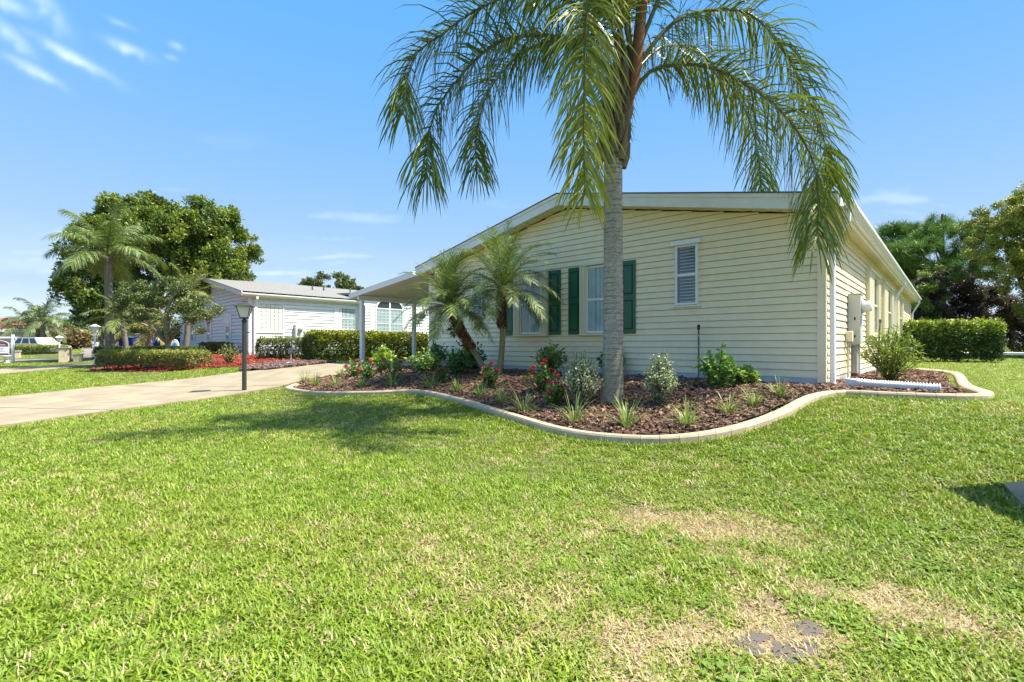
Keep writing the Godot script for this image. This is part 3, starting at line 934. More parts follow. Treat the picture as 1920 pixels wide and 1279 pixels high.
func materials() -> void:
	var fine := noise_tex(0.02, 0.96, 1.0, 5)
	var blotch := noise_tex(0.008, 0.88, 1.0, 4)
	var grit := noise_tex(0.09, 0.72, 1.0, 3)
	var streak := noise_tex(0.03, 0.62, 1.0, 4)
	M.grit = grit; M.fine = fine; M.blotch = blotch
	M.leaf = leafmat(0.42, 0.5); M.petal = leafmat(0.6, 0.5)
	M.grass = leafmat(0.5, 0.6)
	M.bark = vmat(0.9, grit, 3.0)
	M.palm_bark = relief(vmat(0.9, streak, 1.0), streak, 1.2)
	M.palm_bark.uv1_scale = Vector3(1.2, 9.0, 1.2)
	M.boots = relief(vmat(0.9, grit, 2.0), grit, 0.8)
	M.soil = relief(mat(lin(0.15, 0.17, 0.045), 0.95, noise_tex(0.03, 0.55, 1.0, 5), 1.3), grit, 1.0)
	M.mulch = relief(mat(lin(0.115, 0.062, 0.04), 0.95, grit, 1.5), grit, 2.0)
	M.chip = vmat(0.85); M.red_mulch = relief(mat(lin(0.26, 0.04, 0.02), 0.95, grit, 1.5), grit, 2.0)
	M.concrete = relief(mat(lin(0.33, 0.275, 0.18), 0.9, blotch, 0.35), grit, 0.15)
	M.kerb = relief(mat(lin(0.54, 0.435, 0.30), 0.9, blotch, 1.6), grit, 0.15)
	M.kerb_b = relief(mat(lin(0.56, 0.44, 0.30), 0.9, blotch, 1.1), grit, 0.15)
	M.asphalt = mat(lin(0.26, 0.22, 0.19), 0.95, blotch, 0.3)
	M.siding = mat(lin(0.89, 0.775, 0.51), 0.45, fine, 0.5); M.siding_b = mat(lin(0.88, 0.765, 0.50), 0.5, fine, 0.8)
	M.cream = mat(lin(0.74, 0.68, 0.48), 0.6); M.cream_trim = mat(lin(0.87, 0.77, 0.54), 0.4, fine, 0.7)
	M.accordion = mat(lin(0.74, 0.68, 0.47), 0.45)
	M.foundation = mat(lin(0.62, 0.63, 0.63), 0.85, blotch, 0.9)
	M.white_trim = mat(lin(0.80, 0.80, 0.78), 0.4, fine, 0.6); M.white_metal = mat(lin(0.78, 0.79, 0.80), 0.35)
	M.soffit = mat(lin(0.70, 0.64, 0.44), 0.6, fine, 0.6); M.soffit_pale = mat(lin(0.74, 0.70, 0.60), 0.6, fine, 0.4)
	M.shingle = relief(mat(lin(0.17, 0.17, 0.165), 0.95, grit, 1.0), grit, 0.4)
	M.shingle_grey = relief(mat(lin(0.36, 0.355, 0.34), 0.95, noise_tex(0.05, 0.55, 1.0, 3), 0.7), grit, 0.4)
	M.shingle_grey.uv1_scale = Vector3(0.6, 1.8, 0.6)
	M.pale = mat(lin(0.76, 0.765, 0.77), 0.5, fine, 0.5); M.pale_b = mat(lin(0.78, 0.785, 0.79), 0.5, fine, 0.5)
	M.green = mat(lin(0.004, 0.115, 0.055), 0.35, M.fine, 2.0); M.green_dark = mat(lin(0.004, 0.018, 0.012), 0.6)
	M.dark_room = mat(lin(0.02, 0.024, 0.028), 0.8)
	M.blind = mat(lin(0.42, 0.45, 0.47), 0.6); M.curtain = mat(lin(0.34, 0.47, 0.47), 0.8)
	var g := StandardMaterial3D.new()
	g.albedo_color = Color(0.85, 0.92, 0.92, 0.12); g.roughness = 0.03; g.transparency = BaseMaterial3D.TRANSPARENCY_ALPHA; g.metallic_specular = 0.5
	M.glass = g
	M.dark_glass = mat(lin(0.03, 0.04, 0.045), 0.06)
	M.glass_block = mat(lin(0.68, 0.68, 0.62), 0.15); M.glass_block_b = mat(lin(0.60, 0.62, 0.58), 0.12)
	M.frosted = mat(lin(0.86, 0.86, 0.83), 0.35)
	M.frosted.backlight_enabled = true; M.frosted.backlight = Color(0.95, 0.95, 0.93)
	M.grey_metal = mat(lin(0.50, 0.52, 0.50), 0.45); M.dark_metal = mat(lin(0.10, 0.10, 0.10), 0.5); M.black_metal = mat(lin(0.02, 0.02, 0.022), 0.5)
	M.lamp_dark = mat(lin(0.045, 0.055, 0.045), 0.5, grit, 1.2)
	M.rust = mat(lin(0.22, 0.05, 0.025), 0.8)
	M.tyre = mat(lin(0.02, 0.02, 0.02), 0.8); M.red_lens = mat(lin(0.35, 0.01, 0.012), 0.15)
	M.tan_stucco = mat(lin(0.62, 0.52, 0.36), 0.9, blotch, 0.8)
	M.heron = mat(lin(0.26, 0.28, 0.28), 0.6)
	M.pipe = mat(lin(0.78, 0.78, 0.76), 0.45)

func sky_and_camera() -> void:
	var cam := Camera3D.new()
	cam.name = "Camera3D"
	cam.projection = Camera3D.PROJECTION_FRUSTUM
	cam.near = 0.1
	cam.size = 2.0 * 0.1 * 639.5 / 900.0
	cam.frustum_offset = Vector2(0, 0.1 * 5.5 / 900.0)
	cam.far = 2000.0
	cam.position = Vector3(0, 1.0, 0)
	add_child(cam)
	var env := Environment.new()
	env.background_mode = Environment.BG_SKY
	var sk := ProceduralSkyMaterial.new()
	sk.sky_top_color = lin(0.056, 0.222, 0.52)
	sk.sky_horizon_color = lin(0.36, 0.43, 0.47)
	sk.sky_curve = 0.185
	sk.sky_energy_multiplier = 1.0
	sk.ground_bottom_color = lin(0.16, 0.19, 0.08); sk.ground_horizon_color = lin(0.25, 0.3, 0.2)
	sk.sun_angle_max = 52.0; sk.sun_curve = 0.5
	sk.sky_cover = clouds()
	sk.sky_cover_modulate = Color(0.9, 0.86, 0.95, 0.36)
	var s := Sky.new(); s.sky_material = sk
	env.sky = s
	env.tonemap_mode = Environment.TONE_MAPPER_LINEAR
	env.tonemap_exposure = 2.12
	env.sdfgi_enabled = true; env.ssao_enabled = true; env.ssil_enabled = true
	var we := WorldEnvironment.new()
	we.name = "WorldEnvironment"; we.environment = env
	add_child(we)
	var sun := DirectionalLight3D.new()
	sun.name = "Sun"
	sun.light_energy = 1.6; sun.light_color = Color(1.0, 0.965, 0.90); sun.light_angular_distance = 0.6
	sun.shadow_enabled = true
	var to_sun := Vector3(0.985 * cos(deg_to_rad(59)), sin(deg_to_rad(59)), 0.17 * cos(deg_to_rad(59)))
	sun.look_at_from_position(Vector3.ZERO, -to_sun, Vector3.UP)
	add_child(sun)

func clouds() -> ImageTexture:
	# thin cirrus wisps all round the sky, a faint veil low down, and the short streaks high at the left
	var w := 2048; var h := 1024
	var im := Image.create_empty(w, h, false, Image.FORMAT_RGBA8)
	var z := FastNoiseLite.new()
	z.seed = 11; z.frequency = 1.0; z.fractal_octaves = 5
	var streaks := [[-0.92, 0.60, 0.085, 0.011, 0.50, 0.9], [-1.0, 0.572, 0.055, 0.010, 0.48, 0.85], [-0.80, 0.615, 0.045, 0.010, 0.4, 0.8], [-1.04, 0.64, 0.05, 0.014, 0.75, 0.7], [-0.97, 0.70, 0.06, 0.02, 0.9, 0.7], [-1.06, 0.71, 0.05, 0.015, 0.3, 0.8], [-0.70, 0.622, 0.015, 0.006, 0.4, 0.5], [-0.71, 0.596, 0.012, 0.005, 0.3, 0.55], [-0.82, 0.67, 0.03, 0.005, 0.4, 0.35]]
	for y in h / 2:
		var up := (0.5 - (y + 0.5) / h) * PI
		for x in w:
			var az := (x + 0.5) / w * TAU          # 0 ahead, growing to the right
			if az > PI: az -= TAU
			var d := Vector3(sin(az) * cos(up), sin(up), -cos(az) * cos(up))
			var a := 0.0
			var q := d / maxf(d.y + 0.12, 0.02)
			var n := z.get_noise_3d(q.x * 1.1, q.z * 3.2, 4.0)
			a += clampf((n - 0.30) * 1.6, 0.0, 0.4) * smoothstep(0.02, 0.12, d.y) * (1.0 - smoothstep(0.16, 0.4, d.y)) * 0.9
			a += clampf(z.get_noise_3d(d.x * 2.2, d.y * 14.0, d.z * 2.2) * 0.5 + 0.15, 0.0, 0.4) * (1.0 - smoothstep(0.0, 0.24, d.y)) * 0.8
			if d.z < -0.3:
				var u := d.x / -d.z; var v := d.y / -d.z
				if u < -0.5 and v > 0.45:
					for s in streaks:
						var du: float = u - s[0]; var dv: float = v - s[1]
						var c := cos(s[4]); var sn := sin(s[4])
						var la: float = (du * c - dv * sn) / s[2]; var lb: float = (du * sn + dv * c) / s[3]
						var k := z.get_noise_3d(u * 20.0, v * 20.0, 1.0) * 0.75
						var e := la * la + (lb + k * 0.8) * (lb + k * 0.8)
						if e < 6.0: a = maxf(a, s[5] * exp(-e) * (0.8 + k))
			im.set_pixel(x, y, Color(1, 1, 1, clampf(a, 0.0, 1.0)))
	return ImageTexture.create_from_image(im)

func V2(a: Array) -> PackedVector2Array:
	var o := PackedVector2Array()
	for k in range(0, a.size(), 2): o.append(Vector2(a[k], a[k + 1]))
	return o

var bed := PackedVector2Array()
var kerb_line := []
var drive := PackedVector2Array()
var street := PackedVector2Array()
var side_drive := PackedVector2Array()
var red_bed := PackedVector2Array()
var brown_bed := PackedVector2Array()

func ground() -> void:
	var mb := MB.new()
	var xs := []; var fs := []
	for k in range(-60, 61): xs.append(signf(k) * (absf(k) * 0.5 + pow(absf(k) / 60.0, 4) * 570.0))
	for k in range(0, 90): fs.append(-12.0 + k * 0.5 + pow(k / 89.0, 5) * 760.0)
	for i in xs.size() - 1:
		for j in fs.size() - 1:
			var a := G(xs[i], fs[j]); var b := G(xs[i + 1], fs[j]); var c := G(xs[i + 1], fs[j + 1]); var d := G(xs[i], fs[j + 1])
			mb.quad(a, b, c, d)
	single("ground", mb, M.soil, "green lawn ground rising gently from the street to the houses", "lawn", Vector3.ZERO, 0.0, "", "structure")
	# driveway in slabs
	drive = V2([-6.35, 3.6, -6.08, 5.7, -5.81, 7.26, -5.34, 8.9, -4.72, 9.72, -4.55, 10.3, -3.6, 11.0, -2.6, 11.75, -2.12, 12.12, 3.95, 18.75, 1.0, 20.9, -5.15, 14.2, -5.9, 13.2, -7.65, 13.1, -9.0, 12.2, -9.35, 10.6, -9.32, 8.74, -9.4, 3.6])
	var dv := thing("driveway", "pale concrete driveway curving up to the carport", "driveway", Vector3.ZERO, 0.0, "", "structure")
	var cuts := [[-12.0, 3.0, 0.0, 3.0], [-12.0, 7.9, -4.0, 6.75], [-12.0, 12.2, -3.0, 9.3], [-9.0, 16.2, -2.0, 10.6], [-6.0, 20.0, 1.0, 13.4], [-2.0, 24.0, 8.0, 16.0]]
	for k in cuts.size() - 1:
		var a: Array = cuts[k]; var b: Array = cuts[k + 1]
		var up := Vector2(a[0], a[1] + 0.014); var up2 := Vector2(a[2], a[3] + 0.014)
		var strip := PackedVector2Array([up, up2, Vector2(b[2], b[3] - 0.014), Vector2(b[0], b[1] - 0.014)])
		for piece in Geometry2D.intersect_polygons(strip, drive):
			sheet(piece, 0.035, 0.5, M.concrete, "slab", dv, 0.0, 0.06)
	side_drive = V2([-14.3, 9.0, -16.55, 15.52, -18.2, 20.0, -19.01, 22.22, -20.0, 26.5, -21.6, 26.5, -21.34, 24.95, -20.6, 20.5, -20.43, 19.15, -18.6, 12.0, -18.0, 9.0])
	var sd := sheet(side_drive, 0.03, 1.0, M.concrete, numbered("path"), self)
	meta(sd, "narrow pale concrete path crossing the lawn by the white lamp post", "path", "", "structure")
	street = V2([-31.0, 20.0, -30.97, 29.03, -28.9, 31.0, -27.0, 32.5, -36.0, 43.0, -38.05, 46.0, -60.0, 68.0, -92.0, 100.0, -66.0, 76.0, -40.0, 46.0, -24.7, 28.87, -26.66, 28.5, -26.3, 24.66, -26.5, 20.0])
	street = V2([-33.0, 17.0, -30.97, 29.03, -30.5, 33.5, -37.0, 41.5, -56.0, 62.0, -95.0, 101.0, -70.0, 82.0, -40.0, 46.5, -25.2, 30.2, -26.4, 26.0, -27.6, 17.0])
	var st := sheet(street, 0.025, 2.0, M.asphalt, numbered("street"), self)
	meta(st, "pale worn street running off between the lawns at far left", "street", "", "structure")
	# mulch beds
	bed = V2([-4.12, 9.15, -3.32, 8.46, -2.27, 8.02, -1.5, 7.77, -0.7, 6.82, -0.0, 5.75, 0.54, 4.93, 0.97, 4.55, 1.43, 4.38, 1.95, 4.47, 2.53, 4.79, 3.2, 5.35, 3.75, 5.6, 4.15, 5.35, 4.62, 5.14, 5.05, 5.3, 5.8, 6.35, 8.05, 8.95, 8.5, 10.2, 8.3, 10.7, 4.15, 6.38, -2.03, 12.05, -2.7, 11.6, -3.6, 10.85, -4.45, 10.2, -4.5, 9.6])
	var b := sheet(bed, 0.035, 0.3, M.mulch, numbered("mulch_bed"), self, 0.03)
	meta(b, "brown bark mulch bed with a wavy curb in front of the cream house", "flower bed", "", "structure")
	red_bed = V2([-15.6, 17.6, -13.9, 16.6, -11.26, 15.36, -9.25, 15.2, -7.55, 14.16, -6.9, 15.3, -5.93, 15.3, -6.5, 16.5, -12.6, 23.1, -19.0, 29.0, -20.5, 26.0, -17.5, 21.5])
	var rb := sheet(red_bed, 0.04, 0.5, M.red_mulch, numbered("mulch_bed"), self, 0.04)
	meta(rb, "bright red mulch bed around the neighbour's hedges and small trees", "flower bed", "", "structure")
	brown_bed = V2([-7.75, 13.55, -6.59, 13.0, -5.86, 13.25, -5.2, 14.25, -5.9, 15.2, -6.9, 15.25, -8.0, 14.5])
	var bb := sheet(brown_bed, 0.055, 0.3, M.mulch, numbered("mulch_bed"), self, 0.02)
	meta(bb, "small brown mulch strip between the driveway and the red mulch", "flower bed", "", "structure")
	var pad := sheet(V2([2.99, 2.92, 2.66, 2.40, 2.5, 1.95, 4.2, 1.75, 4.5, 3.0]), 0.022, 0.4, M.concrete, numbered("concrete_pad"), self, 0.0, 0.1)
	meta(pad, "grey concrete pad in the grass at the right edge", "pad", "", "structure")
	# chips of bark
	var chip := MB.new()
	chip.cbox(Vector3.ZERO, Vector3(0.045, 0.008, 0.012), 0.003)
	chip.box(Vector3(0.004, 0.004, 0.004), Vector3(0.03, 0.007, 0.009), Basis(Vector3.UP, 0.5))
	var cm := chip.mesh(null)
	for job in [[bed, 24000, 0.05, Color(0.125, 0.063, 0.036), Color(0.32, 0.20, 0.13), "brown bark chips lying in the bed before the cream house"], [red_bed, 5000, 0.06, Color(0.24, 0.03, 0.015), Color(0.40, 0.09, 0.05), "red dyed bark chips under the neighbour's hedges"], [brown_bed, 1500, 0.075, Color(0.105, 0.06, 0.05), Color(0.30, 0.2, 0.17), "brown bark chips in the strip beside the driveway"]]:
		var where := []; var tn := []
		var lo: Vector2 = job[0][0]; var hi := lo
		for p in job[0]: lo = lo.min(p); hi = hi.max(p)
		var guard := 0
		while where.size() < job[1] and guard < job[1] * 6:
			guard += 1
			var p := Vector2(R(lo.x, hi.x), R(lo.y, hi.y))
			if not Geometry2D.is_point_in_polygon(p, job[0]): continue
			var sc: float = R(0.6, 1.7) * (1.0 if job[1] > 20000 else 1.6)
			where.append(Transform3D(Basis(Vector3.UP, R(0, TAU)) * Basis(Vector3.RIGHT, R(-0.5, 0.5)) * Basis(Vector3.BACK, R(-0.45, 0.45)) * Basis.from_scale(Vector3(sc, sc, sc)), G(p.x, p.y, job[2] + R(-0.012, 0.014) + 0.03 * noise.get_noise_2d(p.x * 60, p.y * 60))))
			tn.append(tint(job[3], job[4], 0.25) if R(0, 1) < 0.72 else tint(job[3] * 0.6, job[3], 0.2))
		var o := many(numbered("bark_chips"), cm, M.chip, where, tn, self)
		meta(o, job[5], "bark chips")

func edging() -> void:
	# concrete curb swept along the bed's outline, scored into blocks
	var pts := []
	for p in V2([-4.32, 9.62, -4.3, 9.25, -4.12, 9.02, -3.32, 8.36, -2.27, 7.92, -1.5, 7.67, -0.72, 6.7, -0.04, 5.63, 0.5, 4.80, 0.95, 4.42, 1.43, 4.25, 1.98, 4.34, 2.6, 4.68, 3.26, 5.24, 3.75, 5.48, 4.12, 5.23, 4.62, 5.0, 5.12, 5.18, 5.9, 6.24, 8.15, 8.85, 8.64, 10.2]): pts.append(Vector3(p.x, 0, p.y))
	var l := []
	var n := 1400
	l = spline(pts, n)
	kerb_line = l
	var t := thing("garden_curb", "wavy cream concrete curb of scored blocks edging the mulch bed", "curb", Vector3.ZERO)
	var total := 0.0
	var s := [0.0]
	for k in n - 1:
		total += l[k].distance_to(l[k + 1]); s.append(total)
	var at := 0.0
	var count := 0
	var prof := [[-0.068, -0.06], [-0.068, 0.030], [-0.060, 0.055], [-0.042, 0.070], [0.03, 0.080], [0.052, 0.073], [0.062, 0.055], [0.062, -0.06]]
	while at < total - 0.05:
		var ln := R(0.55, 0.95) if at < 5.2 else 0.158
		if total - at - ln < 0.1: ln = total - at
		var rows := maxi(2, int(ln / 0.08) + 1)
		var mb := MB.new()
		var prev := []
		for r in rows:
			var ss := clampf(at + 0.002 + (ln - 0.004) * r / (rows - 1.0), 0, total - 0.001)
			var i := mini(int(s.bsearch(ss)), n - 2)
			i = maxi(i, 1)
			var p: Vector3 = l[i - 1].lerp(l[i], (ss - s[i - 1]) / maxf(s[i] - s[i - 1], 1e-6))
			var d: Vector3 = (l[mini(i + 4, n - 1)] - l[maxi(i - 5, 0)]).normalized()
			var ring := []
			for q in prof:
				var x: float = p.x - d.z * -q[0]; var f: float = p.z + d.x * -q[0]
				ring.append(Vector3(x, elev(p.x, p.z) + q[1], -f))
			if prev:
				for j in prof.size() - 1:
					mb.quad(prev[j], prev[j + 1], ring[j + 1], ring[j])
			if r == 0 or r == rows - 1:
				for j in range(1, prof.size() - 1): mb.tri(ring[0], ring[j], ring[j + 1])
			prev = ring
		part("curb_block", mb, M.kerb if count % 3 else M.kerb_b, t)
		at += ln; count += 1

func lawn() -> void:
	var mask := [bed, drive, street, side_drive, red_bed, brown_bed, V2([3.0, 2.93, 2.67, 2.41, 2.5, 1.95, 4.2, 1.75, 4.5, 3.0]), V2([4.15, 6.38, -2.05, 12.07, 10.0, 25.2, 16.2, 19.5])]
	var kb := PackedVector2Array()
	for k in range(0, kerb_line.size(), 10): kb.append(Vector2(kerb_line[k].x, kerb_line[k].z))
	var bare := [[1.0, 2.62, 0.30, 1.0], [1.35, 2.5, 0.25, 0.9], [1.52, 1.86, 0.2, 1.0], [1.62, 1.72, 0.16, 0.9], [0.86, 1.58, 0.17, 1.5], [1.02, 1.66, 0.12, 1.4], [0.42, 1.60, 0.22, 0.8], [1.12, 2.2, 0.2, 0.7], [0.12, 1.9, 0.25, 0.5], [0.3, 2.5, 0.5, 0.35], [-0.2, 2.2, 0.4, 0.3], [0.78, 2.75, 0.24, 1.2], [1.15, 2.58, 0.2, 1.25], [1.45, 1.82, 0.15, 1.3], [1.62, 1.70, 0.12, 1.3], [0.40, 1.62, 0.16, 1.25], [0.66, 1.66, 0.12, 1.1], [1.2, 1.95, 0.1, 1.2], [0.95, 1.72, 0.2, 1.2]]
	var kinds := []
	for v in 3:
		var mb := MB.new()
		for k in 18:
			var a := R(0, TAU); var e := R(0.1, 1.15)
			var g := R(0.7, 1.25)
			mb.col = Color(g * R(0.9, 1.15), g, g * R(0.7, 1.2))
			var o := Vector3(R(-1, 1), 0, R(-1, 1)) * 0.035
			mb.leaf(o, Vector3(cos(a) * cos(e), sin(e), sin(a) * cos(e)), Vector3(-cos(a) * sin(e), cos(e), -sin(a) * sin(e)), R(0.022, 0.052), R(0.0036, 0.0062), R(0.3, 1.4), 2)
		kinds.append(mb.mesh(null))
	var wide := MB.new()
	for k in 9:   # low broad weed leaves
		var a := R(0, TAU)
		mbcol(wide, R(0.8, 1.2))
		wide.blade(Vector3(R(-1, 1), 0.5, R(-1, 1)) * 0.03, Vector3(cos(a), 0.25, sin(a)).normalized(), Vector3(0, 1, 0), R(0.014, 0.027), R(0.010, 0.018))
	kinds.append(wide.mesh(null))
	var where := [[], [], [], []]; var tn := [[], [], [], []]
	var g := thing("grass", "short green and straw-flecked lawn grass", "grass", Vector3.ZERO, 0.0, "", "stuff")
	var z2 := FastNoiseLite.new(); z2.seed = 5; z2.frequency = 1.0; z2.fractal_octaves = 3
	var f := 0.5
	while f < 46.0:
		var df := 0.25 if f < 6 else 0.5 if f < 14 else 1.0
		var dens := 2100.0 if f < 2.4 else 2100.0 * pow(2.4 / f, 1.3) if f < 12 else 259.0 * pow(12.0 / f, 2.0)
		var half := 1.16 * f + 1.3
		var cnt := int(dens * df * 2.0 * half)
		for k in cnt:
			var x := R(-half, half); var ff := f + R(0, df)
			var p := Vector2(x, ff)
			if inside(p, mask): continue
			var gone := 0.0
			for b in bare:
				var d: float = p.distance_to(Vector2(b[0], b[1])) / b[2]
				gone = maxf(gone, b[3] * (1.0 - smoothstep(0.3, 1.15, d + 0.45 * z2.get_noise_2d(x * 5.0, ff * 5.0))))
			if gone > 0.9 and R(0, 1) < (0.8 if gone > 1.35 else 0.4): continue
			var n := z2.get_noise_2d(x * 0.55, ff * 0.55); var m := z2.get_noise_2d(x * 2.6 + 40.0, ff * 2.6)
			var straw := clampf(0.07 + gone * 0.85 + maxf(0.0, m - 0.14) * 0.5 + maxf(0.0, n) * 0.18, 0.0, 0.95)
			var c := tint(Color(0.175, 0.29, 0.022), Color(0.285, 0.395, 0.034), 0.22)
			c = c.lerp(Color(0.31, 0.345, 0.042), clampf(n * 0.7 + 0.3, 0, 1) * 0.5)
			var kind := rng.randi_range(0, 2)
			if R(0, 1) < straw * 0.8: c = tint(Color(0.46, 0.41, 0.17), Color(0.56, 0.46, 0.26), 0.2)
			elif x > 0.3 and m < -0.05 and f < 5.0 and R(0, 1) < 0.12:
				kind = 3; c = tint(Color(0.14, 0.25, 0.03), Color(0.25, 0.37, 0.06), 0.2)
			c.a = 1.0
			var sc := R(0.75, 1.25) * (1.0 if f < 3 else 1.0 + 0.06 * (f - 3.0))
			if gone > 0.6: sc *= 0.85
			where[kind].append(Transform3D(Basis(Vector3.UP, R(0, TAU)).scaled(Vector3(sc * R(0.9, 1.3), sc * R(0.7, 1.15), sc * R(0.9, 1.3))), G(x, ff, -0.004)))
			tn[kind].append(c)
		f += df
	# a longer fringe against the curb, the driveway edge and the pad
	for k in range(0, kerb_line.size() - 4, 1):
		var p: Vector3 = kerb_line[k]; var d: Vector3 = (kerb_line[k + 3] - p).normalized()
		for j in 2:
			var o := R(0.085, 0.14)
			var x := p.x + d.z * o; var ff := p.z - d.x * o
			if inside(Vector2(x, ff), [bed, drive]): continue
			var sc := R(0.8, 1.4)
			where[j].append(Transform3D(Basis(Vector3.UP, R(0, TAU)).scaled(Vector3(sc, sc * 1.1, sc)), G(x, ff)))
			tn[j].append(tint(Color(0.18, 0.29, 0.028), Color(0.31, 0.40, 0.042), 0.2))
	for b in bare:
		for k in int(330 * b[2] / 0.25):
			var a := R(0, TAU); var q: float = sqrt(R(0, 1)) * b[2] * 1.2
			var x: float = b[0] + cos(a) * q; var ff: float = b[1] + sin(a) * q
			if inside(Vector2(x, ff), mask): continue
			var c := tint(Color(0.42, 0.32, 0.19), Color(0.60, 0.48, 0.30), 0.2)
			where[rng.randi_range(0, 2)].append(Transform3D(Basis(Vector3.UP, R(0, TAU)).scaled(Vector3(R(0.9, 1.4), 0.28, R(0.9, 1.4))), G(x, ff, 0.002)))
			for v in 3:
				if where[v].size() > tn[v].size(): tn[v].append(c)
	for v in 4:
		many("grass_blades", kinds[v], M.grass, where[v], tn[v], g)
	var th := MB.new()
	var blob := func(mb: MB, x: float, f0: float, r0: float, lift: float) -> void:
		var ring := []
		for k in 12:
			var a := TAU * k / 12
			var q := r0 * R(0.6, 1.25)
			ring.append(G(x + cos(a) * q, f0 + sin(a) * q, lift))
		for k in 12: mb.tri(G(x, f0, lift + 0.0008), ring[(k + 1) % 12], ring[k])
	var cnt_b := 0
	for b in bare:
		if b[3] < 0.7: continue
		for k in int(60 * b[2] / 0.25):
			var a := R(0, TAU); var q: float = sqrt(R(0, 1)) * b[2] * 0.95
			cnt_b += 1
			blob.call(th, b[0] + cos(a) * q, b[1] + sin(a) * q, R(0.015, 0.05), 0.001 + 0.000008 * cnt_b)
	single("bare_soil", th, relief(mat(lin(0.30, 0.225, 0.145), 0.95, M.grit, 5.0), M.grit, 0.8), "sandy brown thin patches in the lawn at lower right", "soil", Vector3.ZERO, 0.0, "", "structure")
	# dark soil showing through
	var so := MB.new()
	for q in [[0.86, 1.58, 0.11, 34], [1.04, 1.67, 0.05, 10]]:
		for k in int(q[3]):
			var a := R(0, TAU); var d: float = sqrt(R(0, 1)) * q[2]
			blob.call(so, q[0] + cos(a) * d * 1.2, q[1] + sin(a) * d * 0.75, R(0.010, 0.028), 0.010 + 0.00002 * k)
	single("bare_soil", so, relief(mat(lin(0.20, 0.165, 0.14), 0.95, M.grit, 9.0), M.grit, 0.5), "dark bare soil patch in the lawn near the bottom edge", "soil", Vector3.ZERO, 0.0, "", "structure")

func mbcol(mb: MB, g: float) -> void: mb.col = Color(g, g, g)

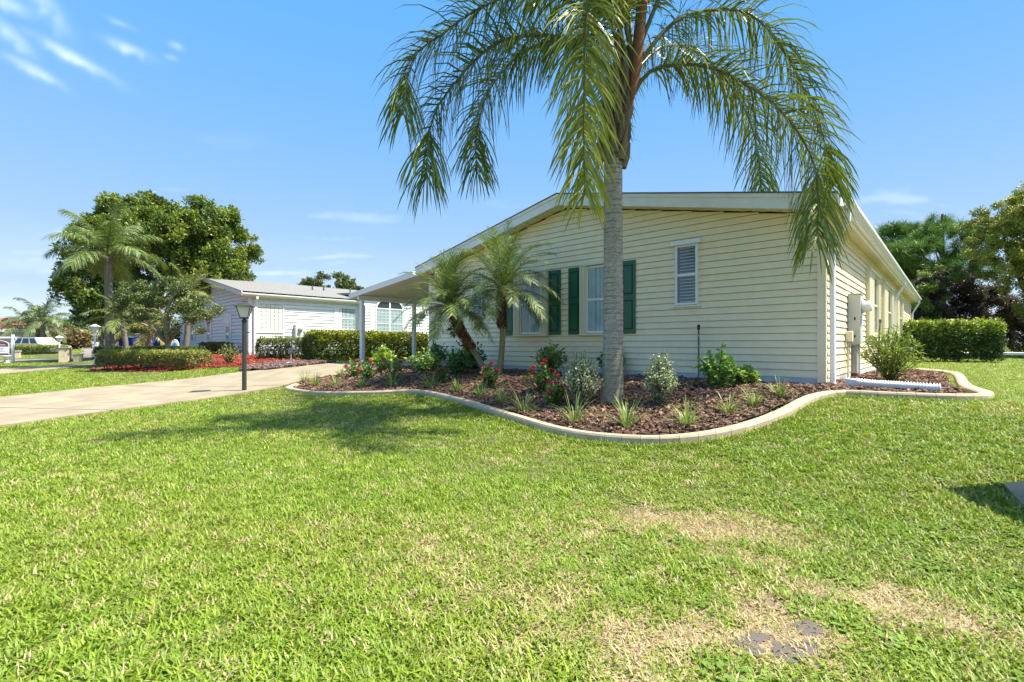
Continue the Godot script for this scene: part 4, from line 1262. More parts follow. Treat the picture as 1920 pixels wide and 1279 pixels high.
func main_palm() -> void:
	var t := thing("queen_palm", "tall queen palm with grey ringed trunk and drooping fronds before the cream house", "palm tree", G(1.22, 5.89))
	var o := Vector3(1.22, elev(1.22, 5.89), -5.89)
	var tr := MB.new()
	tr.col = Color(0.36, 0.325, 0.28)
	var pts := []; var rad := []
	var n := 260
	var scar := []
	var nx := 0
	for k in n:
		scar.append(1.0 if k == nx else 0.0)
		if k == nx: nx += rng.randi_range(4, 8)
	for k in n:
		var u := k / (n - 1.0)
		var y := u * 3.1 - 0.08
		pts.append(Vector3(0.0 + 0.035 * u + 0.012 * sin(u * 5.0), y, 0.0))
		var ring := -0.0035 * float(scar[k])
		rad.append(0.112 + 0.035 * exp(-maxf(y, 0.0) * 3.2) + 0.010 * (1.0 - u) + ring + 0.004 * noise.get_noise_1d(k * 30.0))
	tr.tube(pts, rad, 20)
	# moss tint low down is the trunk's own lichen
	for k in tr.v.size():
		var y := tr.v[k].y
		var ms := (1.0 - smoothstep(0.5, 0.95, y)) * clampf(0.6 + noise.get_noise_3d(tr.v[k].x * 500, y * 200, tr.v[k].z * 500), 0, 1)
		var tone := (1.0 - 0.55 * float(scar[mini(k / 21, n - 1)]) * clampf(0.7 + noise.get_noise_3d(tr.v[k].x * 90, y * 60, tr.v[k].z * 90) * 2.0, 0, 1)) * (1.0 + 0.45 * noise.get_noise_3d(tr.v[k].x * 260.0, y * 420.0, tr.v[k].z * 260.0))
		var c := Color(0.60, 0.55, 0.48).lerp(Color(0.50, 0.48, 0.20), ms * 0.6) * tone
		c.a = 1.0
		tr.c[k] = c
	part("trunk", tr, M.palm_bark, t)
	var bt := MB.new()
	for k in 46:   # old leaf bases hugging the crown shaft
		var u := k / 45.0
		var a := k * 2.39996
		var base := Vector3(0.035 + 0.16 * u * u + cos(a) * 0.10, 2.9 + u * 1.15, sin(a) * 0.10)
		bt.col = tint(Color(0.20, 0.15, 0.10), Color(0.32, 0.24, 0.15), 0.25)
		bt.tube([base, base + Vector3(cos(a) * 0.05, 0.13, sin(a) * 0.05), base + Vector3(cos(a) * 0.085, 0.30, sin(a) * 0.085)], [0.055, 0.045, 0.018], 6)
	bt.col = Color(0.2, 0.15, 0.1)
	bt.tube([Vector3(0.035, 2.95, 0), Vector3(0.06, 3.4, 0), Vector3(0.16, 3.9, 0), Vector3(0.26, 4.35, 0.0)], [0.11, 0.135, 0.14, 0.1], 12)
	part("leaf_bases", bt, M.boots, t)
	var sp := MB.new()
	sp.col = Color(0.33, 0.14, 0.055)
	sp.tube(spline([Vector3(0.2, 3.55, 0.1), Vector3(0.27, 4.1, 0.16), Vector3(0.33, 4.6, 0.15), Vector3(0.44, 5.3, 0.1)], 14), [0.02, 0.035, 0.05, 0.06, 0.062, 0.062, 0.06, 0.055, 0.05, 0.045, 0.04, 0.03, 0.02, 0.008], 8)
	part("spathe", sp, M.boots, t)
	var sp2 := MB.new()
	sp2.col = Color(0.28, 0.15, 0.06)
	sp2.tube(spline([Vector3(0.18, 3.9, 0.05), Vector3(0.02, 4.3, 0.2), Vector3(0.22, 4.75, 0.3), Vector3(0.5, 4.95, 0.25)], 12), [0.015, 0.025, 0.03, 0.035, 0.035, 0.03, 0.03, 0.025, 0.02, 0.015, 0.01, 0.006], 7)
	part("spathe", sp2, M.boots, t)
	var dk := Color(0.075, 0.14, 0.02); var md := Color(0.21, 0.265, 0.03); var yl := Color(0.30, 0.31, 0.035)
	# midribs as metres from the trunk's foot: (x, height above camera's ground, forward)
	var fr := [
		[[1.36, 4.1, 5.9, 0.9, 4.6, 5.8, 0.36, 4.66, 5.7, -0.2, 4.5, 5.6, -0.73, 3.9, 5.5, -0.93, 3.45, 5.45, -0.96, 2.85, 5.4], dk, md, 150, 0.62, 1.7],
		[[1.4, 4.4, 5.95, 0.85, 5.2, 6.0, 0.2, 5.4, 6.0, -0.4, 5.2, 6.0, -0.85, 4.85, 5.95, -1.22, 4.5, 5.9, -1.35, 3.8, 5.9], dk, md, 150, 0.62, 1.5],
		[[1.42, 4.35, 5.85, 1.1, 4.95, 5.4, 0.82, 4.7, 5.05, 0.76, 4.2, 4.95, 0.74, 3.55, 4.9, 0.73, 2.95, 4.87, 0.74, 2.5, 4.87], md, yl, 150, 0.5, 1.0],
		[[1.45, 4.3, 5.9, 2.0, 5.0, 6.0, 2.6, 5.25, 6.1, 3.1, 5.15, 6.1, 3.5, 4.65, 6.1, 3.8, 3.95, 6.05, 3.96, 3.35, 6.0, 4.02, 2.95, 6.0], dk, md, 180, 0.53, 1.7],
		[[1.44, 3.95, 5.9, 1.68, 4.32, 5.85, 2.2, 4.32, 5.7, 2.7, 4.05, 5.6, 3.15, 3.65, 5.55, 3.45, 3.1, 5.5, 3.5, 2.6, 5.5, 3.49, 2.15, 5.5], md, Color(0.12, 0.16, 0.025), 150, 0.58, 1.5],
		[[1.4, 4.3, 6.0, 0.85, 5.0, 6.35, 0.2, 5.05, 6.6, -0.3, 4.6, 6.75, -0.5, 4.0, 6.8, -0.5, 3.4, 6.8], dk, md, 130, 0.58, 1.6],
		[[1.45, 4.3, 6.05, 2.1, 5.1, 6.6, 2.9, 5.2, 7.1, 3.6, 4.6, 7.4, 3.85, 3.9, 7.5, 3.9, 3.3, 7.5], dk, md, 130, 0.58, 1.5],
		[[1.5, 4.5, 5.8, 2.1, 5.8, 5.65, 2.9, 6.3, 5.5, 3.5, 6.1, 5.4, 3.78, 5.7, 5.35, 3.86, 5.25, 5.35], dk, md, 120, 0.42, 1.3],
		[[1.45, 4.5, 5.8, 0.9, 5.8, 5.3, 0.1, 6.1, 4.9, -0.7, 5.8, 4.6, -1.1, 5.35, 4.5], dk, md, 110, 0.55, 1.2],
		[[1.5, 4.6, 5.95, 1.4, 6.2, 6.3, 1.1, 7.1, 6.9, 0.7, 7.2, 7.6, 0.4, 6.7, 8.1], dk, md, 110, 0.55, 1.2],
		[[1.5, 4.6, 5.9, 1.9, 6.3, 5.5, 2.3, 7.1, 4.9, 2.6, 7.1, 4.2, 2.7, 6.6, 3.7], dk, md, 110, 0.55, 1.2],
		[[1.5, 4.6, 5.9, 1.7, 6.4, 5.9, 2.0, 7.6, 6.0, 2.5, 8.2, 6.1], md, Color(0.1, 0.17, 0.03), 110, 0.5, 0.9],
		[[1.42, 4.4, 5.95, 1.0, 5.5, 5.9, 0.55, 5.75, 5.6, 0.1, 5.35, 5.4, -0.1, 4.8, 5.3], dk, md, 120, 0.55, 1.6],
		[[1.46, 4.3, 6.05, 1.55, 5.2, 6.7, 1.6, 5.3, 7.4, 1.62, 4.9, 8.0, 1.62, 4.2, 8.3], dk, md, 110, 0.55, 1.4]]
	for q in fr:
		var ps := []
		var a: Array = q[0]
		for k in range(0, a.size(), 3): ps.append(P(a[k], a[k + 1], a[k + 2]) - o)
		part("frond", frond(ps, int(q[3] * 1.3), q[4] * 1.25, 0.0185, q[5] * 1.15, 0.9, 0.45, q[1], q[2], 0.13, 0.030, 4, Color(0.16, 0.17, 0.05), 0.3), M.palm_leaf, t)
	# ragged fibre under the crown
	var fb := MB.new()
	for k in 60:
		var a := R(0, TAU)
		fb.col = tint(Color(0.22, 0.16, 0.09), Color(0.34, 0.27, 0.16), 0.2)
		fb.leaf(Vector3(0.06 + cos(a) * 0.13, R(2.95, 3.9), sin(a) * 0.13), Vector3(cos(a), R(-0.5, 0.6), sin(a)), Vector3.UP, R(0.08, 0.22), 0.008, 1.5, 3)
	part("fibre", fb, M.leaf, t, "stuff")

func date_palm(label: String, at: Vector3, trunk: Array, lean: bool) -> void:
	var t := thing("date_palm", label, "palm tree", at, 0.0, "pygmy date palms in the bed")
	var mb := MB.new()
	var sp := spline(trunk, 40)
	var rad := []
	for k in 40: rad.append(0.062 - 0.012 * sin(PI * k / 39.0) + 0.004 * (k % 2))
	mb.tube(sp, rad, 12)
	for k in mb.v.size():
		var c := Color(0.34, 0.33, 0.22).lerp(Color(0.36, 0.31, 0.05), clampf(noise.get_noise_3d(mb.v[k].x * 300, mb.v[k].y * 130, mb.v[k].z * 300) + 0.35, 0, 1) * (0.5 if lean else 0.95))
		mb.c[k] = c * (1.0 + 0.3 * noise.get_noise_3d(mb.v[k].x * 900, mb.v[k].y * 900, mb.v[k].z * 900))
	part("trunk", mb, M.boots, t)
	var bt := MB.new()
	for k in 130:   # reddish leaf stubs on the upper trunk
		var u := lerpf(0.44 if lean else 0.58, 1.0, k / 129.0)
		var i := mini(int(u * 38.9), 38)
		var p: Vector3 = sp[i].lerp(sp[i + 1], u * 38.9 - i)
		var tg: Vector3 = (sp[i + 1] - sp[i]).normalized()
		var a := k * 2.39996
		var s := tg.cross(Vector3(0.2, 0.1, 1)).normalized(); var w := tg.cross(s)
		var d := (s * cos(a) + w * sin(a))
		bt.col = tint(Color(0.24, 0.07, 0.025), Color(0.36, 0.15, 0.06), 0.3) if (lean or k > 90) else tint(Color(0.10, 0.05, 0.035), Color(0.25, 0.15, 0.09), 0.3)
		bt.tube([p + d * 0.045, p + d * 0.085 + tg * 0.035, p + d * 0.105 + tg * 0.085], [0.018, 0.014, 0.005], 5)
	part("leaf_bases", bt, M.boots, t)
	var top: Vector3 = trunk[-1]
	for k in 44:
		var az := k * 2.39996; var el := lerpf(1.45, -0.3, k / 43.0) + R(-0.1, 0.1)
		var len := R(0.95, 1.12) if lean else R(1.08, 1.32)
		part("frond", frond(arch(top, az, el, len, 1.7), 56, 0.22, 0.0088, 0.45, 0.28, 0.55, Color(0.11, 0.185, 0.045), Color(0.27, 0.34, 0.10), 0.16, 0.009, 3, Color(0.2, 0.22, 0.08)), M.leaf, t)

func ferns(label: String, at: Vector3, spots: Array) -> void:
	var t := thing("fern", label, "fern", at)
	for q in spots:
		var mb := MB.new()
		for k in 7:
			var a := R(0, TAU)
			mb.col = tint(Color(0.16, 0.27, 0.04), Color(0.28, 0.36, 0.08), 0.2)
			var d := Vector3(cos(a), R(-0.1, 0.9), sin(a)).normalized()
			mb.leaf(q, d, Vector3.UP, R(0.10, 0.2), 0.045, 1.2, 4)
			for j in 3:
				mb.leaf(q + d * 0.04 * (j + 1), d.rotated(Vector3.UP, 0.8 if j % 2 else -0.8), Vector3.UP, 0.07, 0.028, 0.8, 2)
		part("leaf_clump", mb, M.leaf, t)

func bed_plants() -> void:
	# grass-like border tufts
	var kinds := []
	for v in 4:
		var q := thing("border_grass", "", "ornamental grass", Vector3.ZERO, 0.0, "grassy tufts along the curb")
		part("blades", tuft(64, 0.28, 0.0095, Color(0.16, 0.25, 0.05), Color(0.36, 0.43, 0.15)), M.leaf, q)
		kinds.append(q)
	var spots := [[-4.3, 9.95, 0.95, "pale grassy tuft at the bed's far left tip, nearest the driveway"], [-3.81, 9.28, 1.05, "fuller grassy tuft just inside the curb's left end"], [-3.3, 8.98, 1.0, "thin grassy tuft in bare mulch left of the first red flowers"], [-3.7, 10.35, 0.9, "small upright tuft at the driveway side of the bed"], [-2.68, 8.59, 0.85, "low tuft in front of the leftmost red flowers"], [-2.1, 8.41, 1.15, "wide arching tuft directly below the pink-red flower clump"], [-1.36, 7.97, 1.05, "tall wispy tuft left of the single small red flower plant"], [-0.85, 7.39, 0.9, "compact tuft below the leaning palm's foot"], [-0.46, 6.81, 0.9, "compact tuft below and left of the red flowers at the palm foot"], [-0.15, 6.33, 1.0, "yellowish tuft on the curb's inward bend"], [0.14, 5.71, 1.1, "bushy tuft midway along the curb below the big red flower plant"], [0.66, 5.05, 1.15, "large tuft at the foot of the grey-green sage left of the tall palm"], [1.14, 4.75, 1.15, "large pale tuft in front of the tall palm's trunk"], [1.67, 4.58, 1.05, "spiky tuft in front of the sage right of the tall palm"], [2.2, 4.87, 0.95, "small tuft left of the curb's right-hand bend"], [2.55, 5.06, 0.95, "tuft on the curb's right-hand bend"], [3.02, 5.4, 0.9, "last tuft, under the house corner by the downspout"], [-2.7, 11.5, 1.0, "dark tuft behind the flowers beside the carport slab"]]
	for k in spots.size():
		var s: Array = spots[k]
		if k < 4:
			var q: Node3D = kinds[k]
			q.position = G(s[0], s[1], 0.03); q.scale = Vector3.ONE * float(s[2]); q.set_meta("label", s[3])
		else:
			dup(kinds[k % 4], G(s[0], s[1], 0.03), R(0, TAU), s[3], s[2])
	var red := Color(0.62, 0.02, 0.035); var pink := Color(0.65, 0.03, 0.10); var lg := Color(0.10, 0.2, 0.035); var lg2 := Color(0.2, 0.32, 0.07)
	for s in [[-3.28, 10.0, 0.26, 0.36, 7, red, "leftmost red-flowered plant near the driveway"], [-2.86, 9.53, 0.24, 0.34, 8, red, "red-flowered plant just right of the leftmost one"], [-2.26, 9.06, 0.32, 0.40, 10, pink, "pinkish red flower clump above the wide arching tuft"], [-1.25, 8.4, 0.14, 0.22, 3, red, "small low red-flowered plant alone in mulch left of the leaning palm"], [-0.35, 7.45, 0.17, 0.34, 6, pink, "upright red-flowered plant in front of the two date palms' foot"], [0.42, 6.79, 0.25, 0.42, 9, red, "large red-flowered plant left of the grey-green sage"], [0.53, 5.94, 0.15, 0.26, 4, pink, "low red-flowered plant at the left foot of the sage"]]:
		shrub("red_pentas", s[6], "red-flowered bedding plants", G(s[0], s[1], 0.03), s[2], s[3], 18, 16, 0.075, 0.04, lg, lg2, "flower", false, s[4], s[5])
	var sh := [[-2.86, 10.7, 0.30, 0.50, Color(0.16, 0.29, 0.03), Color(0.32, 0.42, 0.06), "bright lime shrub in front of the left carport post"], [-1.83, 10.02, 0.45, 0.42, Color(0.13, 0.24, 0.05), Color(0.27, 0.37, 0.10), "wide pale green shrub left of the dark shrub by the house corner"], [-1.75, 11.2, 0.30, 0.58, Color(0.05, 0.12, 0.03), Color(0.12, 0.2, 0.06), "dark green shrub against the house's left corner"], [-1.02, 9.09, 0.32, 0.5, Color(0.06, 0.15, 0.035), Color(0.14, 0.25, 0.07), "round glossy green shrub left of the leaning palm's trunk"], [-0.83, 10.1, 0.32, 0.55, Color(0.04, 0.10, 0.025), Color(0.10, 0.18, 0.05), "dark shrub close to the wall behind the leaning palm"], [0.69, 8.6, 0.32, 0.56, Color(0.10, 0.2, 0.04), Color(0.22, 0.33, 0.08), "light green shrub against the wall below the window right of the date palms"], [1.72, 8.3, 0.25, 0.5, Color(0.05, 0.12, 0.03), Color(0.12, 0.2, 0.05), "dark shrub half hidden behind the tall palm's trunk"], [2.67, 6.22, 0.27, 0.46, Color(0.11, 0.24, 0.04), Color(0.24, 0.38, 0.08), "bright green shrub below the narrow blinds window"], [3.12, 6.45, 0.18, 0.22, Color(0.14, 0.26, 0.05), Color(0.26, 0.36, 0.08), "low sparse green sprig right of the bright green shrub"]]
	for s in sh:
		shrub("green_shrub", s[6], "young green shrubs in the bed", G(s[0], s[1], 0.03), s[2], s[3], 30, 22, 0.085, 0.05, s[4] * 1.25, s[5] * 1.25)
	for s in [[0.83, 5.74, 0.26, 0.62, "grey-green sage bush left of the tall palm's trunk"], [1.67, 5.41, 0.20, 0.58, "grey-green sage bush right of the tall palm's trunk"]]:
		shrub("sage_bush", s[4], "grey-green sage bushes", G(s[0], s[1], 0.03), s[2], s[3], 80, 44, 0.034, 0.018, Color(0.34, 0.42, 0.25), Color(0.56, 0.62, 0.42), "shrub")
	shrub("feathery_shrub", "tall feathery narrow-leaved shrub by the house's sunny side wall", "", G(5.6, 7.1, 0.03), 0.42, 0.80, 60, 46, 0.085, 0.013, Color(0.15, 0.24, 0.03), Color(0.30, 0.40, 0.06), "shrub", true)

func small_things() -> void:
	lamp_post("lamp_post", "dark green lamp post with frosted lantern beside the driveway", G(-5.31, 9.52), 1.80, true)
	# corrugated drain hose
	var pm := MB.new()
	var pts := []; var rad := []
	var base := spline([P(4.36, elev(4.3, 6.1) + 0.10, 6.08), P(4.5, elev(4.5, 5.9) + 0.085, 5.9), P(4.66, elev(4.6, 5.7) + 0.085, 5.68), P(4.88, elev(4.9, 5.5) + 0.08, 5.46)], 180)
	for k in 180: pts.append(base[k]); rad.append(0.054 + 0.012 * sin(k * TAU / 6.0))
	pm.tube(pts, rad, 16)
	var hose := single("drain_hose", pm, M.pipe, "white corrugated drain hose lying on the mulch at the house corner", "hose")
	var cf := MB.new()
	var dd: Vector3 = (base[4] - base[0]).normalized()
	cf.cbox(base[0] - dd * 0.04, Vector3(0.10, 0.10, 0.14), 0.01, Basis.looking_at(dd, Vector3.UP))
	part("connector", cf, M.white_metal, hose)
	var ri := MB.new()
	ri.tube([Vector3(0, -0.1, 0), Vector3(0, 0.80, 0)], [0.014, 0.014], 8)
	for k in 22:
		ri.col = Color(0.5, 0.5, 0.47) if k % 2 else Color(0.04, 0.04, 0.04)
	for k in ri.v.size(): ri.c[k] = Color(0.12, 0.12, 0.115)
	for k in 16:
		ri.col = Color(0.55, 0.54, 0.5)
		var a := R(0, TAU)
		ri.box(Vector3(cos(a) * 0.010, 0.06 + k * 0.042, sin(a) * 0.010), Vector3(0.012, R(0.01, 0.03), 0.012))
	ri.col = Color(0.02, 0.02, 0.02)
	ri.lathe([[0.02, 0.78], [0.022, 0.80], [0.022, 0.85], [0.014, 0.86], [0.0, 0.865]], 10)
	single("sprinkler_riser", ri, vmat(0.6), "mottled black and white sprinkler riser standing before the wall, right of the window", "sprinkler", G(2.87, 7.38, 0.03))
	var ro := MB.new()
	ro.tube([Vector3(0.05, -0.05, 0.0), Vector3(-0.17, 0.80, -0.1)], [0.012, 0.012], 8)
	ro.lathe([[0.0, -0.02], [0.02, -0.02], [0.02, 0.05], [0.0, 0.05]], 8)
	single("sprinkler_riser", ro, M.black_metal, "thin black rod leaning on the wall just right of the upright date palm", "sprinkler", G(0.0, 10.4, 0.03))
	var rg := MB.new()
	rg.tube([Vector3(0, -0.05, 0), Vector3(0.12, 0.92, -0.08)], [0.014, 0.012], 8)
	rg.tube([Vector3(0.12, 0.92, -0.08), Vector3(0.126, 0.97, -0.084)], [0.02, 0.018], 8)
	single("sprinkler_riser", rg, M.dark_metal, "grey leaning sprinkler riser beside the sunny side wall", "sprinkler", G(6.0, 7.9, 0.03))
	# heron ornament
	var hr := thing("heron_ornament", "grey heron yard ornament standing on a flat base before the hedge", "garden ornament", G(-6.46, 14.02, 0.05), 2.4)
	var hb := MB.new()
	hb.tube(spline([Vector3(0.16, 0.30, 0), Vector3(0.08, 0.36, 0), Vector3(-0.02, 0.41, 0), Vector3(-0.09, 0.44, 0), Vector3(-0.12, 0.52, 0), Vector3(-0.08, 0.60, 0), Vector3(-0.12, 0.655, 0), Vector3(-0.17, 0.65, 0), Vector3(-0.30, 0.62, 0)], 22), [0.006, 0.02, 0.04, 0.055, 0.065, 0.068, 0.065, 0.055, 0.042, 0.032, 0.026, 0.023, 0.021, 0.02, 0.02, 0.022, 0.028, 0.03, 0.024, 0.014, 0.008, 0.003], 10)
	part("body", hb, M.heron, hr)
	var hl := MB.new()
	for s in [-0.02, 0.025]: hl.tube([Vector3(s, 0.0, s), Vector3(s - 0.015, 0.18, s), Vector3(s, 0.36, s * 0.5)], [0.007, 0.008, 0.012], 6)
	part("legs", hl, M.heron, hr)
	var hs := MB.new()
	hs.cbox(Vector3(0, 0.02, 0), Vector3(0.34, 0.05, 0.24), 0.012)
	part("base", hs, M.foundation, hr)
	# things outside the right edge that throw the small shadow
	var ub := thing("utility_box", "green metal utility box on the concrete pad at the right edge", "utility box", G(3.47, 2.50, 0.02), 0.0)
	var u1 := MB.new()
	u1.cbox(Vector3(0, 0.33, 0), Vector3(0.75, 0.66, 0.7), 0.02)
	part("cabinet", u1, mat(lin(0.05, 0.12, 0.06), 0.5, M.fine, 0.8), ub)
	var u2 := MB.new()
	u2.cbox(Vector3(0, 0.68, 0), Vector3(0.79, 0.05, 0.74), 0.012)
	part("cover", u2, mat(lin(0.055, 0.13, 0.065), 0.5), ub)
	# low rail behind the right hedge
	var bn := thing("low_rail", "long low grey plank rail on short posts beyond the right hedge", "rail", G(20.4, 18.2), -0.12)
	var b1 := MB.new()
	b1.cbox(Vector3(0, 0.22, 0), Vector3(6.6, 0.10, 0.30), 0.01)
	part("plank", b1, M.grey_metal, bn)
	for k in 4:
		var b2 := MB.new()
		b2.bar(Vector3(-3.0 + k * 2.0, -0.1, -0.07), Vector3(-2.86 + k * 2.0, 0.17, 0.07))
		part("post", b2, M.dark_metal, bn)

func tree(called: String, label: String, group: String, at: Vector3, r: float, fork: Vector3, targets: Array, lobes: Array, clumps: int, each: int, rc: float, leafm: ArrayMesh, a: Color, b: Color, bark := Color(0.16, 0.13, 0.10), flat := 0.7, category := "tree") -> Node3D:
	var t := thing(called, label, category, at, 0.0, group)
	var mb := MB.new()
	mb.col = bark
	limbs(mb, Vector3(0, -0.1, 0), r, targets, fork)
	part("trunk", mb, M.bark, t)
	var cr := crown_of(lobes, clumps, each, rc, a, b, flat)
	many("crown", leafm, M.leaf, cr[0], cr[1], t)
	return t

func trees() -> void:
	var big := spray(11, 0.16, 0.17, 0.075)
	var mid := spray(12, 0.12, 0.095, 0.045)
	var small := spray(13, 0.075, 0.05, 0.027)
	M.mid_leaf = mid; M.small_leaf = small
	# large broad tree, left
	var e0 := elev(-19.6, 26)
	var o := Vector3(-19.6, e0, -26)
	var lobes := []
	for q in [[-19.6, 6.1, 27.0, 3.5, 2.5, 2.6], [-22.7, 3.9, 26.0, 1.55, 1.6, 1.6], [-22.2, 6.1, 26.3, 1.7, 1.7, 1.8], [-20.9, 8.0, 27.0, 2.2, 1.2, 1.8], [-18.0, 7.8, 27.8, 2.4, 1.35, 1.8], [-17.6, 6.7, 29.0, 1.9, 1.7, 1.7], [-21.8, 3.4, 26.0, 1.7, 1.0, 1.4], [-17.6, 5.0, 28.5, 1.9, 1.1, 1.4], [-21.8, 7.4, 26.4, 1.3, 1.0, 1.2], [-19.6, 5.2, 26.4, 1.7, 1.6, 1.0], [-18.3, 5.6, 27.0, 1.5, 1.4, 1.0], [-21.2, 5.0, 26.2, 1.3, 1.3, 0.9]]:
		lobes.append([P(q[0], q[1], q[2]) - o, Vector3(q[3], q[4], q[5])])
	var tg := []
	for l in lobes: tg.append(l[0])
	tree("shade_tree", "huge round dark-leaved shade tree rising behind the left palm", "", o, 0.26, Vector3(-0.6, 2.0, -0.3), tg, lobes, 680, 26, 0.42, big, Color(0.075, 0.145, 0.022), Color(0.26, 0.33, 0.05), Color(0.16, 0.13, 0.10), 0.95)
	# tree behind the neighbour's roof
	lobes = [[Vector3(0, 6.4, 0), Vector3(2.6, 1.0, 2.0)], [Vector3(-1.6, 6.0, 0), Vector3(1.2, 0.8, 1.2)], [Vector3(1.7, 5.9, 0), Vector3(1.2, 0.8, 1.2)]]
	tree("roof_line_tree", "round treetop showing above the neighbour's grey roof", "", P(-17.8, 0.4, 47), 0.3, Vector3(0, 3.5, 0), [lobes[0][0], lobes[1][0], lobes[2][0]], lobes, 60, 22, 0.45, big, Color(0.08, 0.12, 0.025), Color(0.17, 0.2, 0.045))
	# open many-stemmed small tree in the red mulch
	lobes = [[Vector3(-0.1, 2.1, 0), Vector3(1.35, 1.0, 1.1)], [Vector3(1.2, 1.9, 0.2), Vector3(0.75, 0.6, 0.7)], [Vector3(-0.9, 2.3, 0.1), Vector3(0.7, 0.75, 0.7)], [Vector3(0.3, 2.7, 0), Vector3(0.8, 0.5, 0.7)]]
	tg = []
	for k in 14: tg.append(Vector3(R(-1.5, 1.7), R(1.5, 2.9), R(-0.8, 0.8)))
	tree("ornamental_tree", "open small tree with pale twisted stems in the red mulch", "", G(-12.4, 17.2), 0.085, Vector3(0.05, 0.85, 0), tg, lobes, 85, 16, 0.24, mid, Color(0.085, 0.135, 0.035), Color(0.22, 0.26, 0.09), Color(0.38, 0.34, 0.26))
	# right-hand trees
	tree("yellow_green_tree", "large loose yellow-green tree at the right edge", "", P(21.6, 0.4, 20), 0.22, Vector3(0.2, 2.2, 0), [Vector3(-1.2, 5.4, 0), Vector3(0.6, 6.5, 0), Vector3(1.8, 5, 0.5), Vector3(-0.8, 3.4, 0.6), Vector3(0.5, 4.5, 1.0)],
		[[Vector3(-0.5, 5.1, 0), Vector3(1.9, 1.5, 1.8)], [Vector3(0.9, 6.3, 0), Vector3(1.5, 1.2, 1.5)], [Vector3(2.2, 4.6, 0.4), Vector3(1.8, 2.4, 1.6)], [Vector3(-0.6, 3.3, 0.6), Vector3(1.1, 1.2, 1.0)], [Vector3(0.8, 2.3, 0.6), Vector3(1.5, 1.4, 1.0)], [Vector3(-1.6, 4.8, 0.3), Vector3(0.9, 0.8, 0.9)], [Vector3(-1.5, 3.9, 0.4), Vector3(0.8, 0.8, 0.8)], [Vector3(1.2, 3.4, 1.0), Vector3(1.7, 1.4, 0.9)], [Vector3(1.6, 1.7, 1.0), Vector3(1.4, 1.0, 0.8)], [Vector3(-0.2, 4.2, 0.8), Vector3(1.3, 1.0, 0.9)]], 560, 26, 0.3, mid, Color(0.20, 0.25, 0.035), Color(0.42, 0.45, 0.085))
	tree("purple_shrub", "dark purple-brown leafy thicket behind the right hedge", "", P(20.6, 0.4, 22.5), 0.1, Vector3(0, 0.7, 0), [Vector3(-1, 2.4, 0), Vector3(0.8, 2.6, 0.2), Vector3(0, 3, 0)],
		[[Vector3(-0.4, 2.3, 0), Vector3(1.7, 1.7, 1.1)], [Vector3(1.6, 1.7, 0), Vector3(1.6, 1.5, 1.0)], [Vector3(-1.6, 1.2, 0), Vector3(1.2, 1.2, 1.0)], [Vector3(2.8, 1.0, 0.0), Vector3(1.6, 1.2, 1.0)]], 420, 26, 0.28, mid, Color(0.07, 0.05, 0.052), Color(0.14, 0.125, 0.075), Color(0.1, 0.08, 0.06), 0.8, "shrub")
	tree("green_shrub_tree", "mid-green bushy shrub between the house end and the dark thicket", "", P(18.3, 0.4, 22), 0.07, Vector3(0, 0.6, 0), [Vector3(-0.4, 1.9, 0), Vector3(0.5, 2.1, 0)],
		[[Vector3(0, 1.7, 0), Vector3(1.0, 1.3, 0.8)], [Vector3(0.8, 2.9, 0), Vector3(0.7, 0.7, 0.6)], [Vector3(1.4, 3.6, 0), Vector3(0.8, 0.5, 0.6)]], 70, 22, 0.26, mid, Color(0.11, 0.18, 0.035), Color(0.30, 0.40, 0.08), Color(0.1, 0.08, 0.06), 0.7, "shrub")
	# pines
	var nd := needles(44, 0.46, 0.016, 0.5)
	for q in [[24.2, 27.0, 7.9, 1.0, "tall open pine with dark needle tufts beyond the right hedge", [[-2.4, 5.0], [-1.6, 6.3], [-2.9, 4.1], [-0.8, 6.9], [0.3, 7.3], [1.2, 6.2], [-1.4, 5.0], [-3.3, 4.8], [0.6, 5.4], [-2.0, 7.0], [1.4, 4.6], [-0.4, 6.0], [-0.6, 4.6], [-2.2, 5.8], [-1.2, 7.2], [0.4, 6.6], [-3.2, 5.6], [-1.8, 4.2]]], [23.0, 30.0, 7.4, 1.1, "pine whose top shows behind the house's gutter line", [[-1.4, 7.4], [-0.6, 6.7], [0.3, 6.0], [0.9, 5.0], [-0.9, 5.7], [1.5, 4.3], [-1.8, 6.6], [0.0, 4.6], [1.9, 5.2], [-1.3, 4.6], [2.4, 4.6], [2.1, 3.5]]]]:
		var t := thing("pine_tree", q[4], "pine tree", P(q[0], 0.4, q[1]))
		var mb := MB.new()
		mb.col = Color(0.13, 0.10, 0.085)
		var h: float = q[2]
		mb.tube([Vector3.ZERO, Vector3(0.05, h * 0.5, 0), Vector3(0.0, h, 0)], [0.19, 0.14, 0.05], 10)
		var where := []; var tn := []
		for c in q[5]:
			var z := R(-1.2, 1.2)
			var tip := Vector3(c[0], c[1], z)
			var from := Vector3(0.03, clampf(float(c[1]) - 1.0 - R(0, 0.6), 1.5, h - 0.3), 0)
			mb.tube(spline([from, from.lerp(tip, 0.55) + Vector3(0, -0.15, 0), tip], 6), [0.06, 0.05, 0.04, 0.03, 0.02, 0.012], 6)
			for k in 16:
				var p := tip + rv() * Vector3(0.85, 0.5, 0.85) * pow(R(0, 1), 0.5)
				if R(0, 1) < 0.5: mb.tube([tip.lerp(from, 0.15), p], [0.014, 0.006], 4, false)
				for j in 3:
					where.append(turned(p + rv() * 0.12, R(0.8, 1.2)))
					tn.append(tint(Color(0.08, 0.19, 0.035), Color(0.20, 0.33, 0.07), 0.2))
		part("trunk", mb, M.bark, t)
		many("crown", nd, M.leaf, where, tn, t)
